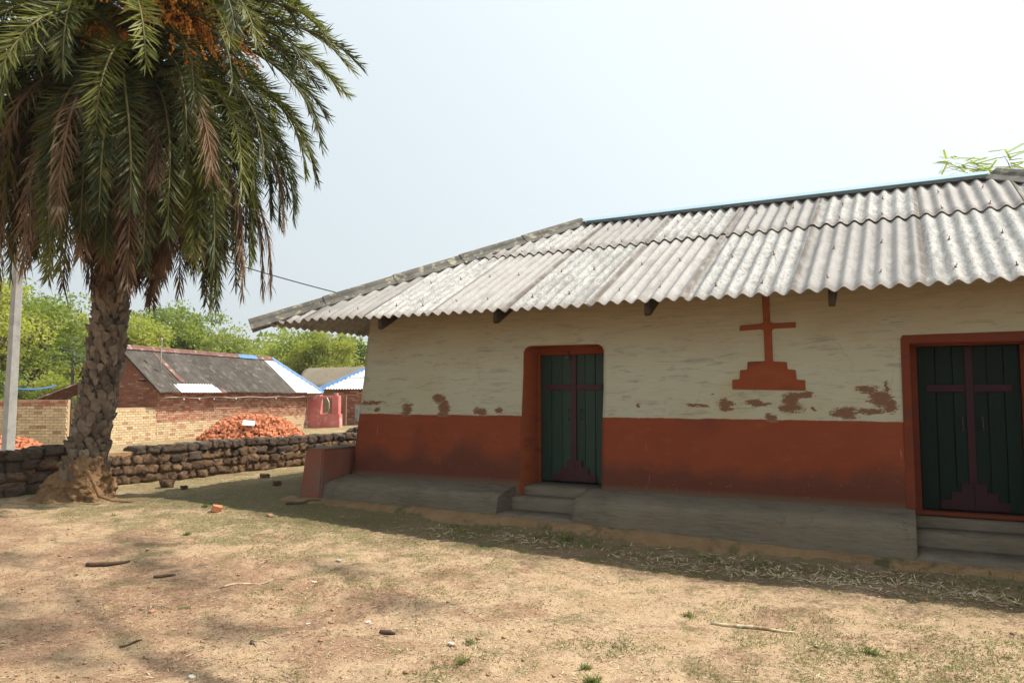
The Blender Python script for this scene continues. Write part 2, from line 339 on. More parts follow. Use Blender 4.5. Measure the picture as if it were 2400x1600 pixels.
MT['stub'] = simple('palm_leaf_base', (.085, .063, .045), (.225, .18, .135), 7, .9, .9, 40, .01, (.07, .05, .035), 7, rnd=.38, world=False)
MT['termite'] = simple('crumbly_brown_soil', (.22, .125, .06), (.33, .20, .10), 7, .98, 1., 38, .05, (.15, .085, .045), 9)
MT['rachis'] = simple('frond_midrib', (.09, .085, .03), (.17, .145, .055), 5, .6, .2, 20)
MT['frond'] = leafmat('palm_green', (.024, .034, .008), (.058, .070, .015), 1.3, .22, .55, (.10, .095, .025))
MT['frond_pale'] = leafmat('palm_pale_green', (.085, .10, .022), (.15, .16, .04), .9, .28, .5)
MT['frond_dead'] = leafmat('dead_palm_frond', (.055, .032, .021), (.17, .105, .068), 1.6, .12, .8, (.27, .20, .14))
MT['fruit'] = simple('orange_date_fruit', (.62, .235, .03), (.75, .33, .04), 12, .5, .1, 30, c3=(.5, .14, .03), s3=6, spec=.4)
MT['fruit_stalk'] = simple('orange_fruit_stalk', (.50, .17, .04), (.6, .23, .06), 8, .6, .1, 30)
MT['concrete'] = simple('grey_concrete', (.33, .32, .30), (.42, .41, .385), 7, .9, .4, 50, .006, (.26, .25, .23), 3)
MT['wire'] = simple('black_cable', (.02, .02, .02), (.04, .04, .04), 7, .6, .1, 20)
MT['rope_blue'] = simple('blue_rope', (.04, .13, .38), (.06, .18, .48), 7, .6, .1, 20)
MT['white'] = simple('white_plastic', (.7, .7, .7), (.8, .8, .8), 7, .6, .1, 20)
MT['brick_red'] = simple('red_brick', (.30, .11, .068), (.42, .185, .115), 9, .92, .6, 50, .006, rnd=.25, world=False)
MT['brick_orange'] = simple('orange_brick', (.42, .145, .07), (.58, .24, .125), 9, .92, .6, 50, .006, (.36, .12, .06), 5, rnd=.2, world=False)
MT['brick_cream'] = simple('lime_dusted_brick', (.56, .41, .24), (.66, .51, .32), 9, .95, .5, 50, .006, (.48, .26, .14), 5, rnd=.14, world=False, t3=(.6, .75))
MT['brick_mixed'] = simple('worn_brick', (.40, .20, .12), (.50, .31, .20), 7, .95, .5, 50, .006, (.34, .25, .18), 5, rnd=.2, world=False)
MT['mortar_cream'] = simple('cream_mortar', (.38, .27, .16), (.48, .36, .22), 6, .97, .5, 40)
MT['mortar_red'] = simple('reddish_mortar', (.20, .10, .06), (.28, .16, .10), 6, .97, .5, 40)
MT['dark_sheet'] = simple('blackened_cement_sheet', (.062, .053, .044), (.115, .10, .086), 4, .92, .5, 40, .01, (.17, .15, .13), 3, rnd=.15, stretch=(1, 1, 1))
MT['white_sheet'] = simple('new_white_cement_sheet', (.60, .60, .585), (.68, .68, .665), 3, .8, .2, 40, .006, rnd=.06)
MT['rust_sheet'] = simple('rusty_red_sheet', (.13, .06, .048), (.21, .105, .085), 5, .8, .3, 40, .006, (.36, .27, .23), 4)
MT['blue_strip'] = simple('blue_ridge_strip', (.09, .20, .42), (.13, .26, .50), 5, .5, .1, 30, spec=.4)
MT['pink_wall'] = simple('pink_porch_plaster', (.52, .14, .13), (.62, .22, .20), 2, .9, .3, 20, .01, (.62, .42, .36), 1.5)
MT['thatch'] = simple('old_thatch', (.20, .165, .12), (.32, .27, .20), 6, .97, 1., 25, .05, stretch=(3, 3, 1))
MT['dark_void'] = simple('dark_interior', (.012, .010, .009), (.02, .018, .015), 5, .95, .1, 20)
MT['grass'] = leafmat('low_green_grass', (.075, .10, .028), (.14, .165, .055), 2., .3, .7, (.22, .19, .09))
MT['straw'] = simple('dry_straw', (.48, .38, .23), (.62, .52, .34), 25, .85, .2, 60, .002, (.30, .19, .11), 16, t3=(.5, .6))
MT['twig'] = simple('brown_twig', (.055, .034, .022), (.115, .075, .048), 12, .9, .5, 50, .004)
MT['pebble'] = simple('pebble', (.30, .15, .085), (.46, .28, .17), 60, .9, .3, 60, .003, (.6, .54, .46), 40, t3=(.66, .72))
MT['scrap'] = simple('dusty_pale_scrap', (.50, .45, .38), (.62, .58, .52), 30, .9, .3, 60, .002)
MT['tree_bark'] = simple('tree_bark', (.10, .08, .06), (.17, .14, .11), 5, .95, .8, 15, .03)

# ---------------------------------------------------------------- ground
def hgt(x, y):
    x = np.asarray(x, float); y = np.asarray(y, float)
    near = sstep(60, 20, np.hypot(x, y))
    z = .2 * sstep(-1.5, -9.3, x) * sstep(1.5, 5, y)
    z = z + .10 * sstep(7.2, 7.75, y) * sstep(-8.3, -7., x) * sstep(20, 8, x) * (1 - .55 * sstep(-1.5, -9.3, x)) + .0
    z = z - .16 * sstep(-11.5, -15, x)
    z = z + .18 * sstep(22, 34, y) * sstep(-12, -18, x)
    z = z + near * (fbm(x * .55, y * .55, o=4, s=3) * .07 + fbm(x * 3.1, y * 3.1, o=4, s=9) * .042 + fbm(x * 14, y * 14, o=2, s=19) * .011)
    # footprints and scuffs
    z = z - near * .022 * sstep(.62, .78, vnoise(x * 5.5, y * 5.5, s=91)) + near * .010 * sstep(.5, .62, vnoise(x * 5.5, y * 5.5, s=91))
    z = z - .035 * sstep(.0, .9, 1 - np.hypot(x + 4.2, y - 3.9) / 1.6)
    return z
def H(x, y): return float(hgt(np.array([x]), np.array([y]))[0])
def axis(c, n, s, L):
    u = np.linspace(-1, 1, n); return c + np.sinh(u * s) / math.sinh(s) * L
gx = axis(-3.2, 460, 6.0, 420.); gy = axis(5.2, 460, 6.0, 420.)
GX, GY = np.meshgrid(gx, gy); GZ = hgt(GX, GY)
idx = np.arange(GX.size).reshape(GX.shape)
F = np.stack([idx[:-1, :-1], idx[:-1, 1:], idx[1:, 1:], idx[1:, :-1]], -1).reshape(-1, 4)
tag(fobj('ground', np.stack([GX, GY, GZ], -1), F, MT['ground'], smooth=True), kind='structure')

# ---------------------------------------------------------------- the church house
church = empty('mud_house', (-1.8, 8.3, 0), label='long mud walled house painted white and red with corrugated hip roof', cat='house')
church_loc = Vector(church.location)
def kid(o, parent=church):
    o.parent = parent; o.matrix_parent_inverse = Matrix.Translation(-Vector(parent.matrix_world.translation)) if False else Matrix.Translation(-church_loc) if parent is church else Matrix.Identity(4)
    return o
def front_y(z): return 8.20 + (z - .45) * .075       # battered face
def wall_front():
    bm = bmesh.new()
    def loop(pts): 
        vs = [bm.verts.new((x, 0, z)) for x, z in pts]
        return [bm.edges.new((vs[i], vs[(i + 1) % len(vs)])) for i in range(len(vs))]
    def rr(x0, x1, z0, z1, r):     # opening with rounded top corners
        P = [(x0, z0), (x1, z0)]
        for a in range(0, 91, 15): P.append((x1 - r + r * math.cos(R(a)), z1 - r + r * math.sin(R(a))))
        for a in range(90, 181, 15): P.append((x0 + r + r * math.cos(R(a)), z1 - r + r * math.sin(R(a))))
        return P
    es = loop([(-6.93, .1), (3.5, .1), (3.4, 2.92), (-6.72, 2.92)])
    h1 = rr(-4.235, -3.17, .12, 2.205, .10); h2 = rr(.045, 1.15, .12, 2.165, .035)
    e1 = loop(h1); e2 = loop(h2)
    bmesh.ops.triangle_fill(bm, use_beauty=True, use_dissolve=False, edges=es + e1 + e2)
    for x in np.arange(-6.9, 3.45, .09): bmesh.ops.bisect_plane(bm, geom=bm.verts[:] + bm.edges[:] + bm.faces[:], plane_co=(x, 0, 0), plane_no=(1, 0, 0), dist=1e-4)
    for z in np.arange(.2, 2.9, .09): bmesh.ops.bisect_plane(bm, geom=bm.verts[:] + bm.edges[:] + bm.faces[:], plane_co=(0, 0, z), plane_no=(0, 0, 1), dist=1e-4)
    bm.verts.ensure_lookup_table()
    # reveals: extrude the hole borders and the left end
    be = [e for e in bm.edges if len(e.link_faces) == 1]
    outer = lambda v: v.co.z < .101 or v.co.z > 2.919 or v.co.x > 3.39
    be = [e for e in be if not (outer(e.verts[0]) and outer(e.verts[1]))]
    X = np.array([v.co.x for v in bm.verts]); Z = np.array([v.co.z for v in bm.verts])
    dy = fbm(X * 1.3, Z * 1.3, o=3, s=5) * .045 + fbm(X * 6, Z * 6, o=3, s=8) * .010
    dx = fbm(Z * 1.1 + 5, X * .7, o=3, s=21) * .05; dz = fbm(X * .9 + 9, Z, o=2, s=33) * .03
    left = np.exp(-((X + 6.9) / .25) ** 2)
    for v, a, b, c, l in zip(bm.verts, dy, dx, dz, left):
        v.co.y = front_y(v.co.z) + a + l * .03 * 1; v.co.x += b * (1 if abs(v.co.x) < 10 else 0); v.co.z += c if v.co.z < 2.8 else 0
    r = bmesh.ops.extrude_edge_only(bm, edges=be)
    nv = [g for g in r['geom'] if isinstance(g, bmesh.types.BMVert)]
    for v in nv:
        if v.co.x < -6.0: v.co.y += 6.0
        else: v.co.y = 8.86
    fs = [g for g in r['geom'] if isinstance(g, bmesh.types.BMFace)]
    for f in fs:
        if f.calc_center_median().x > -6: f.material_index = 1
    bmesh.ops.recalc_face_normals(bm, faces=bm.faces)
    o = obj('front_wall', bm, MT['wall'], None, True); o.data.materials.append(MT['ochre'])
    return kid(o)
wall_front()
kid(box('side_wall', 3.0, 3.4, 8.9, 14.3, .1, 2.9, MT['wall'])); kid(box('back_wall', -6.7, 3.4, 14.0, 14.4, .1, 2.9, MT['wall']))
# painted rim round the first opening is the ochre reveal; second door has a flat painted surround
def slab(name, x0, x1, z0, z1, y0, y1, m, parent, bevel=.006):
    return box(name, x0, x1, y0, y1, z0, z1, m, parent, bevel)
def make_door(cx, x0, x1, z0, z1, y, planks, label, latch):
    d = bpy.data.objects.new('door', None); link(d); kid(d); d['label'] = label; d.location = (0, 0, 0)
    g = .006
    for i in range(len(planks) - 1):
        a, b = planks[i], planks[i + 1]
        mid = (a + b) / 2
        slab('door_plank', a + g / 2, b - g / 2, z0 + .01, z1, y + (0.004 if i % 2 else 0), y + .035, MT['green'] if latch else MT['green_shaded'], d, .003)
    # cross of flat boards, split at the meeting of the leaves
    bz = z1 - .415
    slab('cross_upright', cx - .040, cx + .030, z0 + .27, z1 + .0, y - .022, y - .001, MT['maroon'] if latch else MT['maroon_shaded'], d, .003)
    slab('cross_arm', x0 + .07, cx - .043, bz - .037, bz + .037, y - .02, y - .001, MT['maroon'] if latch else MT['maroon_shaded'], d, .003)
    slab('cross_arm', cx + .033, x1 - .06, bz - .037, bz + .037, y - .02, y - .001, MT['maroon'] if latch else MT['maroon_shaded'], d, .003)
    for sgn in (-1, 1):
        e = cx - .001 if sgn < 0 else cx + .002
        pts = [(0, 0), (.29, 0), (.29, .09), (.195, .09), (.195, .175), (.105, .175), (.105, .265), (0, .265)]
        P = [(e + sgn * a, z0 + .02 + b) for a, b in pts]
        prism('cross_step', P, y - .024, y - .001, MT['maroon'] if latch else MT['maroon_shaded'], d, .002)
    for sx in (-.075, .095):
        tube('door_handle', [(cx + sx, y, z0 + .80), (cx + sx, y - .045, z0 + .81), (cx + sx, y - .045, z0 + .92), (cx + sx, y, z0 + .93)], .008, MT['iron'], d)
    slab('seam', cx - .004, cx + .001, z0 + .01, z1, y + .0, y + .03, MT['dark_void'], d, 0) if False else None
    # backing so no light shows through the joints
    slab('door_backing', x0 - .05, x1 + .05, z0 - .05, z1 + .08, y + .04, y + .06, MT['dark_void'], d, 0)
    if latch:
        tube('latch_hasp', [(cx - .07, y - .03, z1 + .05), (cx - .07, y - .05, z1 + .0), (cx - .05, y - .05, z1 - .07)], .009, MT['iron'], d)
        box('padlock', cx - .095, cx - .045, y - .07, y - .045, z1 - .05, z1 + .0, MT['iron'], d, .006)
    return d
d1 = make_door(-3.745, -4.215, -3.30, .475, 2.105, 8.79, [-4.215, -4.07, -3.92, -3.752, -3.60, -3.46, -3.30], 'narrow green plank door between the left bench and the middle of the wall', True)
# jambs and lintel of the first door
for n, a in (('door_jamb', (-4.262, -4.219, .45, 2.12)), ('door_jamb', (-3.296, -3.14, .45, 2.12))):
    kid(slab(n, a[0], a[1], a[2], a[3], 8.75, 8.87, MT['ochre'], None))
kid(slab('door_lintel', -4.262, -3.14, 2.108, 2.24, 8.755, 8.875, MT['ochre'], None))
d2 = make_door(.575, .125, .99, .445, 2.075, 8.62, [.125, .28, .43, .577, .72, .86, .99], 'wide green plank door at the right edge, shade put into its colour', False)
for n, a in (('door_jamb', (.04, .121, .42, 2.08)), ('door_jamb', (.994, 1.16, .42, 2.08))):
    kid(slab(n, a[0], a[1], a[2], a[3], 8.56, 8.70, MT['ochre_shaded'], None))
kid(slab('door_lintel', .04, 1.16, 2.083, 2.19, 8.565, 8.705, MT['ochre_shaded'], None))
kid(slab('door_sill', .04, 1.16, .405, .442, 8.5, 8.69, MT['ochre_shaded'], None))
# painted surround strip of door 2 on the wall face
def strip_on_wall(name, pts, m, t=.012, b=.004):
    o = prism(name, pts, -t, .03, m, None, b)
    for v in o.data.vertices: v.co.y += front_y(v.co.z) + float(fbm(np.array([v.co.x * 1.3]), np.array([v.co.z * 1.3]), o=3, s=5)[0]) * .045
    return kid(o)
strip_on_wall('door_surround', [(-.02, .5), (.062, .5), (.058, 2.10), (1.14, 2.095), (1.14, .5), (1.24, .5), (1.24, 2.19), (.0, 2.185), (-.018, 2.15)], MT['ochre_shaded'])
# stepped cross moulded on the wall
def wobble(pts, a=.006):
    return [(x + random.uniform(-a, a), z + random.uniform(-a, a)) for x, z in pts]
strip_on_wall('wall_cross', [(-1.66, 1.655), (-.915, 1.64), (-.915, 1.745), (-1.0, 1.752), (-1.01, 1.855), (-1.09, 1.862), (-1.095, 1.94), (-1.235, 1.95), (-1.245, 2.27), (-1.24, 2.298),
  (-1.20, 2.305), (-1.0, 2.305), (-1.0, 2.362), (-1.22, 2.36), (-1.26, 2.375), (-1.265, 2.60), (-1.262, 2.80), (-1.335, 2.80), (-1.338, 2.60), (-1.33, 2.375), (-1.37, 2.36), (-1.578, 2.352),
  (-1.582, 2.292), (-1.36, 2.305), (-1.33, 2.29), (-1.325, 2.26), (-1.318, 1.955), (-1.50, 1.95), (-1.502, 1.865), (-1.58, 1.86), (-1.585, 1.762), (-1.662, 1.757)], MT['ochre'], .018, .006)

# plinth benches: lofted profile along X
def loft(name, x0, x1, prof, m, n, s, endcap=True, amp=.012):
    xs = np.linspace(x0, x1, n); P = np.array(prof); k = len(P)
    X = np.repeat(xs[:, None], k, 1); Y = np.repeat(P[None, :, 0], n, 0); Z = np.repeat(P[None, :, 1], n, 0)
    d = fbm(X * 1.5 + s, Z * 2 + Y * 2, o=4, s=s) * amp * 2.5
    Y = Y + d; Z = Z + fbm(X * 1.1 + 7 * s, Y, o=3, s=s + 4) * amp * 2
    idx = np.arange(n * k).reshape(n, k)
    F = np.stack([idx[:-1, :-1], idx[1:, :-1], idx[1:, 1:], idx[:-1, 1:]], -1).reshape(-1, 4)
    bm = bmesh.new(); vs = [bm.verts.new(v) for v in np.stack([X, Y, Z], -1).reshape(-1, 3)]
    for f in F: bm.faces.new([vs[i] for i in f])
    if endcap:
        for r in (0, n - 1):
            try: bm.faces.new([vs[i] for i in (idx[r] if r else idx[r][::-1])])
            except ValueError: pass
    bmesh.ops.recalc_face_normals(bm, faces=bm.faces)
    o = obj(name, bm, m, None, False)
    for p in o.data.polygons: p.use_smooth = len(p.vertices) == 4
    return kid(o)
prof = [(8.6, -.1), (8.6, .47), (8.20, .475), (8.0, .45), (7.86, .425), (7.79, .405), (7.755, .38), (7.735, .34), (7.72, .28), (7.705, .2), (7.685, .1), (7.67, -.1)]
loft('plinth_bench', -7.0, -4.29, prof, MT['plinth'], 40, 2)
loft('plinth_bench', -3.33, .055, [(y, z + (.012 if z > .3 else 0)) for y, z in prof], MT['plinth'], 50, 3)
loft('plinth_bench', 1.16, 3.6, prof, MT['plinth'], 20, 5)
loft('step', -4.33, -3.3, [(9, .0), (9, .47), (8.42, .468), (8.36, .46), (8.33, .44), (8.32, .34), (8.3, -.1)], MT['plinth'], 16, 6, True, .008)
loft('step', -4.31, -3.3, [(8.4, .0), (8.4, .36), (8.14, .355), (8.08, .345), (8.06, .32), (8.05, .2), (8.04, -.1)], MT['plinth'], 16, 7, True, .008)
loft('step', -4.32, -3.3, [(8.1, .0), (8.1, .215), (7.78, .205), (7.71, .195), (7.69, .17), (7.67, .0), (7.66, -.1)], MT['plinth'], 16, 8, True, .008)
loft('step', .03, 1.2, [(9, .0), (9, .40), (8.62, .398), (8.46, .39), (8.43, .37), (8.42, .28), (8.41, -.1)], MT['plinth'], 16, 9, True, .008)
loft('step', .03, 1.2, [(8.5, .0), (8.5, .30), (8.2, .295), (8.13, .285), (8.11, .26), (8.10, .15), (8.09, -.1)], MT['plinth'], 16, 10, True, .008)
loft('step', .03, 1.2, [(8.2, .0), (8.2, .165), (7.78, .15), (7.70, .14), (7.68, .12), (7.66, .0), (7.65, -.1)], MT['plinth'], 16, 12, True, .008)
# end block
bm = box_bm(-7.36, -6.995, 7.67, 8.6, .0, .85, .02, seg=2)
for v in bm.verts:
    if v.co.z > .5: v.co.y += .07; v.co.x += .03 if v.co.x < -7.2 else -.0
    v.co.x += .05 * (v.co.z - .5) * (1 if v.co.x < -7.2 else 0) 
end = kid(obj('end_block', bm, MT['pinkred'])); end['label'] = 'low red plastered block closing the left end of the bench'
# grey top skin of the block
kid(box('block_top', -7.30, -7.0, 7.77, 8.55, .851, .858, MT['plinth'], None))
# eroded soil bank at the foot of the plinth
def bank():
    n = 240; xs = np.linspace(-7.55, 3.6, n); k = 9; ts = np.linspace(0, 1, k)
    X = np.repeat(xs[:, None], k, 1); T = np.repeat(ts[None], n, 0)
    wd = .13 + .12 * vnoise(X * 1.3, X * 0, s=4) + .05 * vnoise(X * 6, X * 0, s=5)
    Y = 7.70 - T * wd; base = hgt(X, Y)
    top = .205 - .10 * sstep(-6, 1, X) + .02 * fbm(X * 4, X * 0, o=3, s=2)
    Z = base + (top - base) * (1 - sstep(.15, 1, T)) + fbm(X * 9, Y * 9, o=4, s=6) * .035 * (T > 0) - .012 * (T > .9)
    Y = Y + fbm(X * 7, Z * 30, o=3, s=44) * .03
    V = np.stack([X, Y, Z], -1); idx = np.arange(n * k).reshape(n, k)
    F = np.stack([idx[:-1, :-1], idx[:-1, 1:], idx[1:, 1:], idx[1:, :-1]], -1).reshape(-1, 4)
    tag(fobj('soil_bank', V, F, MT['bank'], smooth=True), kind='structure')
bank()

# ---- roof
EY, EX, EZ, SL, RY = 7.7, -8.17, 2.60, .51, 11.2
EXR = 4.68
roof = link(bpy.data.objects.new('roof', None)); kid(roof)
PITCH = .157; AMP = .024
cs = 1 / math.sqrt(1 + SL * SL); sn = SL * cs
def sheet_mesh(name, u0, u1, v0, v1, mat4, m, lift=0, clip=None, seg=14, amp=AMP, pitch=PITCH, th=.008, phase=0., nv=2):
    """corrugated sheet; u along the eave, v up the slope, n out; mat4 maps (u,v,n) to the world"""
    nu = max(4, int(round((u1 - u0) / pitch * seg))); us = np.linspace(u0, u1, nu + 1); vs = np.linspace(v0, v1, nv)
    U, V = np.meshgrid(us, vs); base = amp * np.cos(2 * np.pi * (U + phase) / pitch) + lift * (1 - (V - v0) / (v1 - v0)) 
    top = np.stack([U, V, base], -1).reshape(-1, 3); bot = np.stack([U, V, base - th], -1).reshape(-1, 3)
    idx = np.arange(U.size).reshape(U.shape); n = U.size
    q = np.stack([idx[:-1, :-1], idx[:-1, 1:], idx[1:, 1:], idx[1:, :-1]], -1).reshape(-1, 4)
    e = np.stack([idx[0, :-1], idx[0, :-1] + n, idx[0, 1:] + n, idx[0, 1:]], -1)
    e2 = np.stack([idx[:-1, 0], idx[1:, 0], idx[1:, 0] + n, idx[:-1, 0] + n], -1)
    F = np.concatenate([q, q[:, ::-1] + n, e, e2])
    P = np.concatenate([top, bot]); P = np.c_[P, np.ones(len(P))] @ np.array(mat4).T
    me = fmesh(name, P[:, :3], F, m, True)
    if clip is not None:
        bm = bmesh.new(); bm.from_mesh(me)
        for co, no in clip: bmesh.ops.bisect_plane(bm, geom=bm.verts[:] + bm.edges[:] + bm.faces[:], plane_co=co, plane_no=no, clear_outer=True)
        if not bm.faces: bm.free(); return None
        bm.to_mesh(me); bm.free()
    me.set_sharp_from_angle(angle=R(50))
    return me
def frame(o, u, v, n): return Matrix(((u[0], v[0], n[0], o[0]), (u[1], v[1], n[1], o[1]), (u[2], v[2], n[2], o[2]), (0, 0, 0, 1)))
MF = frame((0, EY, EZ), (1, 0, 0), (0, cs, sn), (0, -sn, cs))
LEN = (RY - EY) / cs
hipL = ((EX, EY, 0), (-1, 1, 0)); hipR = ((EXR, EY, 0), (1, 1, 0))
seams = [-8.27, -7.42, -6.35, -5.30, -4.22, -3.12, -2.06, -.97, .17, 1.24, 2.3, 3.4, 4.75]
rowY = 9.8; vrow = (rowY - EY) / cs
kinds = ['sheet_smooth', 'sheet_rough', 'sheet_smooth', 'sheet_rough', 'sheet_smooth', 'sheet_rough', 'sheet_smooth', 'sheet_rough', 'sheet_smooth', 'sheet_rough', 'sheet_smooth', 'sheet_rough']
kinds[0] = 'sheet_smooth'; kinds[1] = 'sheet_smooth'; kinds[2] = 'sheet_rough'; kinds[3] = 'sheet_smooth'; kinds[4] = 'sheet_rough'; kinds[5] = 'sheet_smooth'; kinds[6] = 'sheet_rough'; kinds[7] = 'sheet_smooth'; kinds[8] = 'sheet_rough'
up_kinds = ['sheet_smooth', 'sheet_smooth', 'sheet_smooth', 'sheet_rough', 'sheet_smooth', 'sheet_rough', 'sheet_smooth', 'sheet_smooth', 'sheet_smooth', 'sheet_smooth', 'sheet_smooth', 'sheet_smooth']
up_kinds[3] = 'sheet_rough'; up_kinds[4] = 'sheet_smooth'; up_kinds[5] = 'sheet_rough'; up_kinds[6] = 'sheet_smooth'; up_kinds[7] = 'sheet_rough'
gable = EXR  # noqa
def put(name, me, parent):
    if me is None: return None
    o = bpy.data.objects.new(name, me); link(o, parent); return o
for i in range(len(seams) - 1):
    a, b = seams[i], seams[i + 1] + .045
    jit = random.uniform(-.022, .022); MF_ = MF @ Matrix.Rotation(random.uniform(-.006, .006), 4, 'Z')
    put('roof_sheet', sheet_mesh('roof_sheet', a, b, -.0 + jit, vrow + .12, MF_, MT[kinds[i]], .004 + .009 * (i % 2), [hipL, hipR], phase=.01), roof)
    put('roof_sheet', sheet_mesh('roof_sheet', a + .01, b, vrow + jit, LEN + .0, MF_, MT[up_kinds[i]], .022 + .005 * (i % 2), [hipL, hipR], phase=.01), roof)
# left hip slope
ML = frame((EX, 0, EZ), (0, -1, 0), (cs, 0, sn), (-sn, 0, cs))
for j, (a, b) in enumerate([(-EY - .1, -8.75), (-8.75, -9.8), (-9.8, -10.85), (-10.85, -11.9), (-11.9, -12.95), (-12.95, -14.8)]):
    a, b = min(a, b), max(a, b)
    cl = [((EX, EY, 0), (1, -1, 0)), ((EX, 14.7, 0), (1, 1, 0))]
    put('roof_sheet', sheet_mesh('roof_sheet', a - .04, b, .0, vrow + .1, ML, MT['sheet_smooth'], .004 + .005 * (j % 2), cl), roof)
    put('roof_sheet', sheet_mesh('roof_sheet', a - .04, b, vrow, LEN, ML, MT['sheet_smooth'], .022, cl), roof)
# back slope and right hip, plain large sheets
MB = frame((0, 14.7, EZ), (-1, 0, 0), (0, -cs, sn), (0, sn, cs))
for k in range(6):
    a = -4.7 + k * 2.15
    put('roof_sheet', sheet_mesh('roof_sheet', a, a + 2.18, 0, LEN, MB, MT['sheet_smooth'], .01, [((EX, 14.7, 0), (-1, -1, 0)), ((EXR, 14.7, 0), (1, -1, 0))], seg=6), roof)
MR = frame((EXR, 0, EZ), (0, 1, 0), (-cs, 0, sn), (sn, 0, cs))
for k in range(3):
    a = 7.6 + k * 2.4
    put('roof_sheet', sheet_mesh('roof_sheet', a, a + 2.42, 0, LEN, MR, MT['sheet_smooth'], .01, [((EXR, EY, 0), (-1, -1, 0)), ((EXR, 14.7, 0), (-1, 1, 0))], seg=6), roof)
# caps over the hips
APX = Vector((EX + (RY - EY), RY, EZ + SL * (RY - EY))); CRN = Vector((EX, EY, EZ)); APR = Vector((EXR - (RY - EY), RY, EZ + SL * (RY - EY))); CRR = Vector((EXR, EY, EZ))
def cap(name, p0, p1, m, n_side=(Vector((0, -1, 0)), Vector((-1, 0, 0))), wdt=.19, rad=.07, parent=roof, lift=.03, s0=1., s1=1.):
    t = (p1 - p0).normalized(); V = []; F = []
    side = t.cross(Vector((0, 0, 1))).normalized(); upv = side.cross(t).normalized()
    for q, sc in ((p0, s0), (p1, s1)):
        prof = [(-wdt, -.075), (-wdt * .75, -.045), (-rad * 1.15, -.005), (-rad * .95, .03), (-rad * .5, .062), (0, .074), (rad * .5, .062), (rad * .95, .03), (rad * 1.15, -.005), (wdt * .75, -.045), (wdt, -.075)]
        for a, b in prof: V.append(q + side * a * sc + upv * (b * sc + lift))
        for a, b in prof[::-1]: V.append(q + side * a * sc * .97 + upv * ((b - .014) * sc + lift))
    k = 22
    for j in range(k): F.append((j, (j + 1) % k, k + (j + 1) % k, k + j))
    F.append(tuple(range(k - 1, -1, -1))); F.append(tuple(range(k, 2 * k)))
    o = pymesh(name, V, F, m, parent, False); return o
for s, e in ((CRN + Vector((-.10, -.10, -.05)), APX + Vector((.05, .05, .02))), (CRR + Vector((.1, -.1, -.05)), APR + Vector((-.05, .05, .02)))):
    n = 5
    for i in range(n):
        p0 = s.lerp(e, i / n); p1 = s.lerp(e, min(1, (i + 1.06) / n))
        cap('hip_cap', p0, p1, MT['cap'], lift=.045, s0=1.16, s1=.98)
cap('hip_cap', Vector((EX, 14.7, EZ)), APX, MT['cap']); cap('hip_cap', Vector((EXR, 14.7, EZ)), APR, MT['cap'])
# sheet metal ridge flashing
V = []; F = []
for x in (APX.x + .10, APR.x - .12):
    for y, z in ((RY - .12, -.002), (RY - .115, -.010), (RY, .058), (RY + .115, -.010), (RY + .12, -.002), (RY, .066)): V.append((x, y, APX.z + .035 + z))
for j in range(6): F.append((j, (j + 1) % 6, 6 + (j + 1) % 6, 6 + j))
rc = pymesh('ridge_flashing', V, F, MT['blue_sheet'], roof); rc['label'] = 'pale blue folded metal ridge strip'
box('ridge_beam', APX.x + .1, APR.x - .1, RY - .06, RY + .06, APX.z - .14, APX.z - .0, MT['timber'], roof)
# hook bolts on the crests
bm = bmesh.new()
bmesh.ops.create_cone(bm, cap_ends=True, segments=8, radius1=.017, radius2=.009, depth=.008)
r = bmesh.ops.create_cone(bm, cap_ends=True, segments=6, radius1=.005, radius2=.004, depth=.034)
for v in r['verts']: v.co.z += .017
bme = bpy.data.meshes.new('roof_bolt'); bm.to_mesh(bme); bm.free(); bme.materials.append(MT['rust'])
rb = Matrix(((1, 0, 0), (0, cs, -sn), (0, sn, cs))).to_euler()
for i in range(len(seams) - 1):
    a, b = seams[i], seams[i + 1]
    for row, vy in enumerate((7.97, 8.85, 9.9, 10.6)):
        for k in (2, 5.):
            u = (round((a + .157 * k) / PITCH) * PITCH) - .01
            yy = vy + random.uniform(-.05, .05)
            if u < EX + (yy - EY) + .22 or u > EXR - (yy - EY) - .2: continue
            v = (yy - EY) / cs; nn = AMP + .010 + (.012 if row > 1 else 0)
            inst('roof_bolt', bme, MF @ Vector((u, v, nn)), (rb.x + random.uniform(-.1, .1), rb.y, random.uniform(-1, 1)), (1, 1, 1), roof)
# rafters and purlins
def rafter(x):
    P = []
    for y in (7.80, min(10.9, 7.7 + (x - EX) - .35, 7.7 + (EXR - x) - .35)):
        z = EZ + SL * (y - EY) - .045
        P.append((y, z))
    bm = bmesh.new(); w2 = .03
    q = [(P[0][0], P[0][1]), (P[1][0], P[1][1]), (P[1][0], P[1][1] - .14), (P[0][0] + .03, P[0][1] - .15), (P[0][0], P[0][1] - .13)]
    f = bm.faces.new([bm.verts.new((x - w2, y, z)) for y, z in q]); r = bmesh.ops.extrude_face_region(bm, geom=[f])
    for v in r['geom']:
        if isinstance(v, bmesh.types.BMVert): v.co.x = x + w2
    bmesh.ops.recalc_face_normals(bm, faces=bm.faces)
    kid(obj('rafter', bm, MT['timber']))
for x in (-6.11, -4.36, -2.46, -.60, 1.3, 3.1): rafter(x)
for y in (8.05, 8.9):
    z = EZ + SL * (y - EY) - .038
    kid(box('purlin', -7.0 + (y - EY) * .3, 3.6, y - .03, y + .03, z - .045, z, MT['timber']))

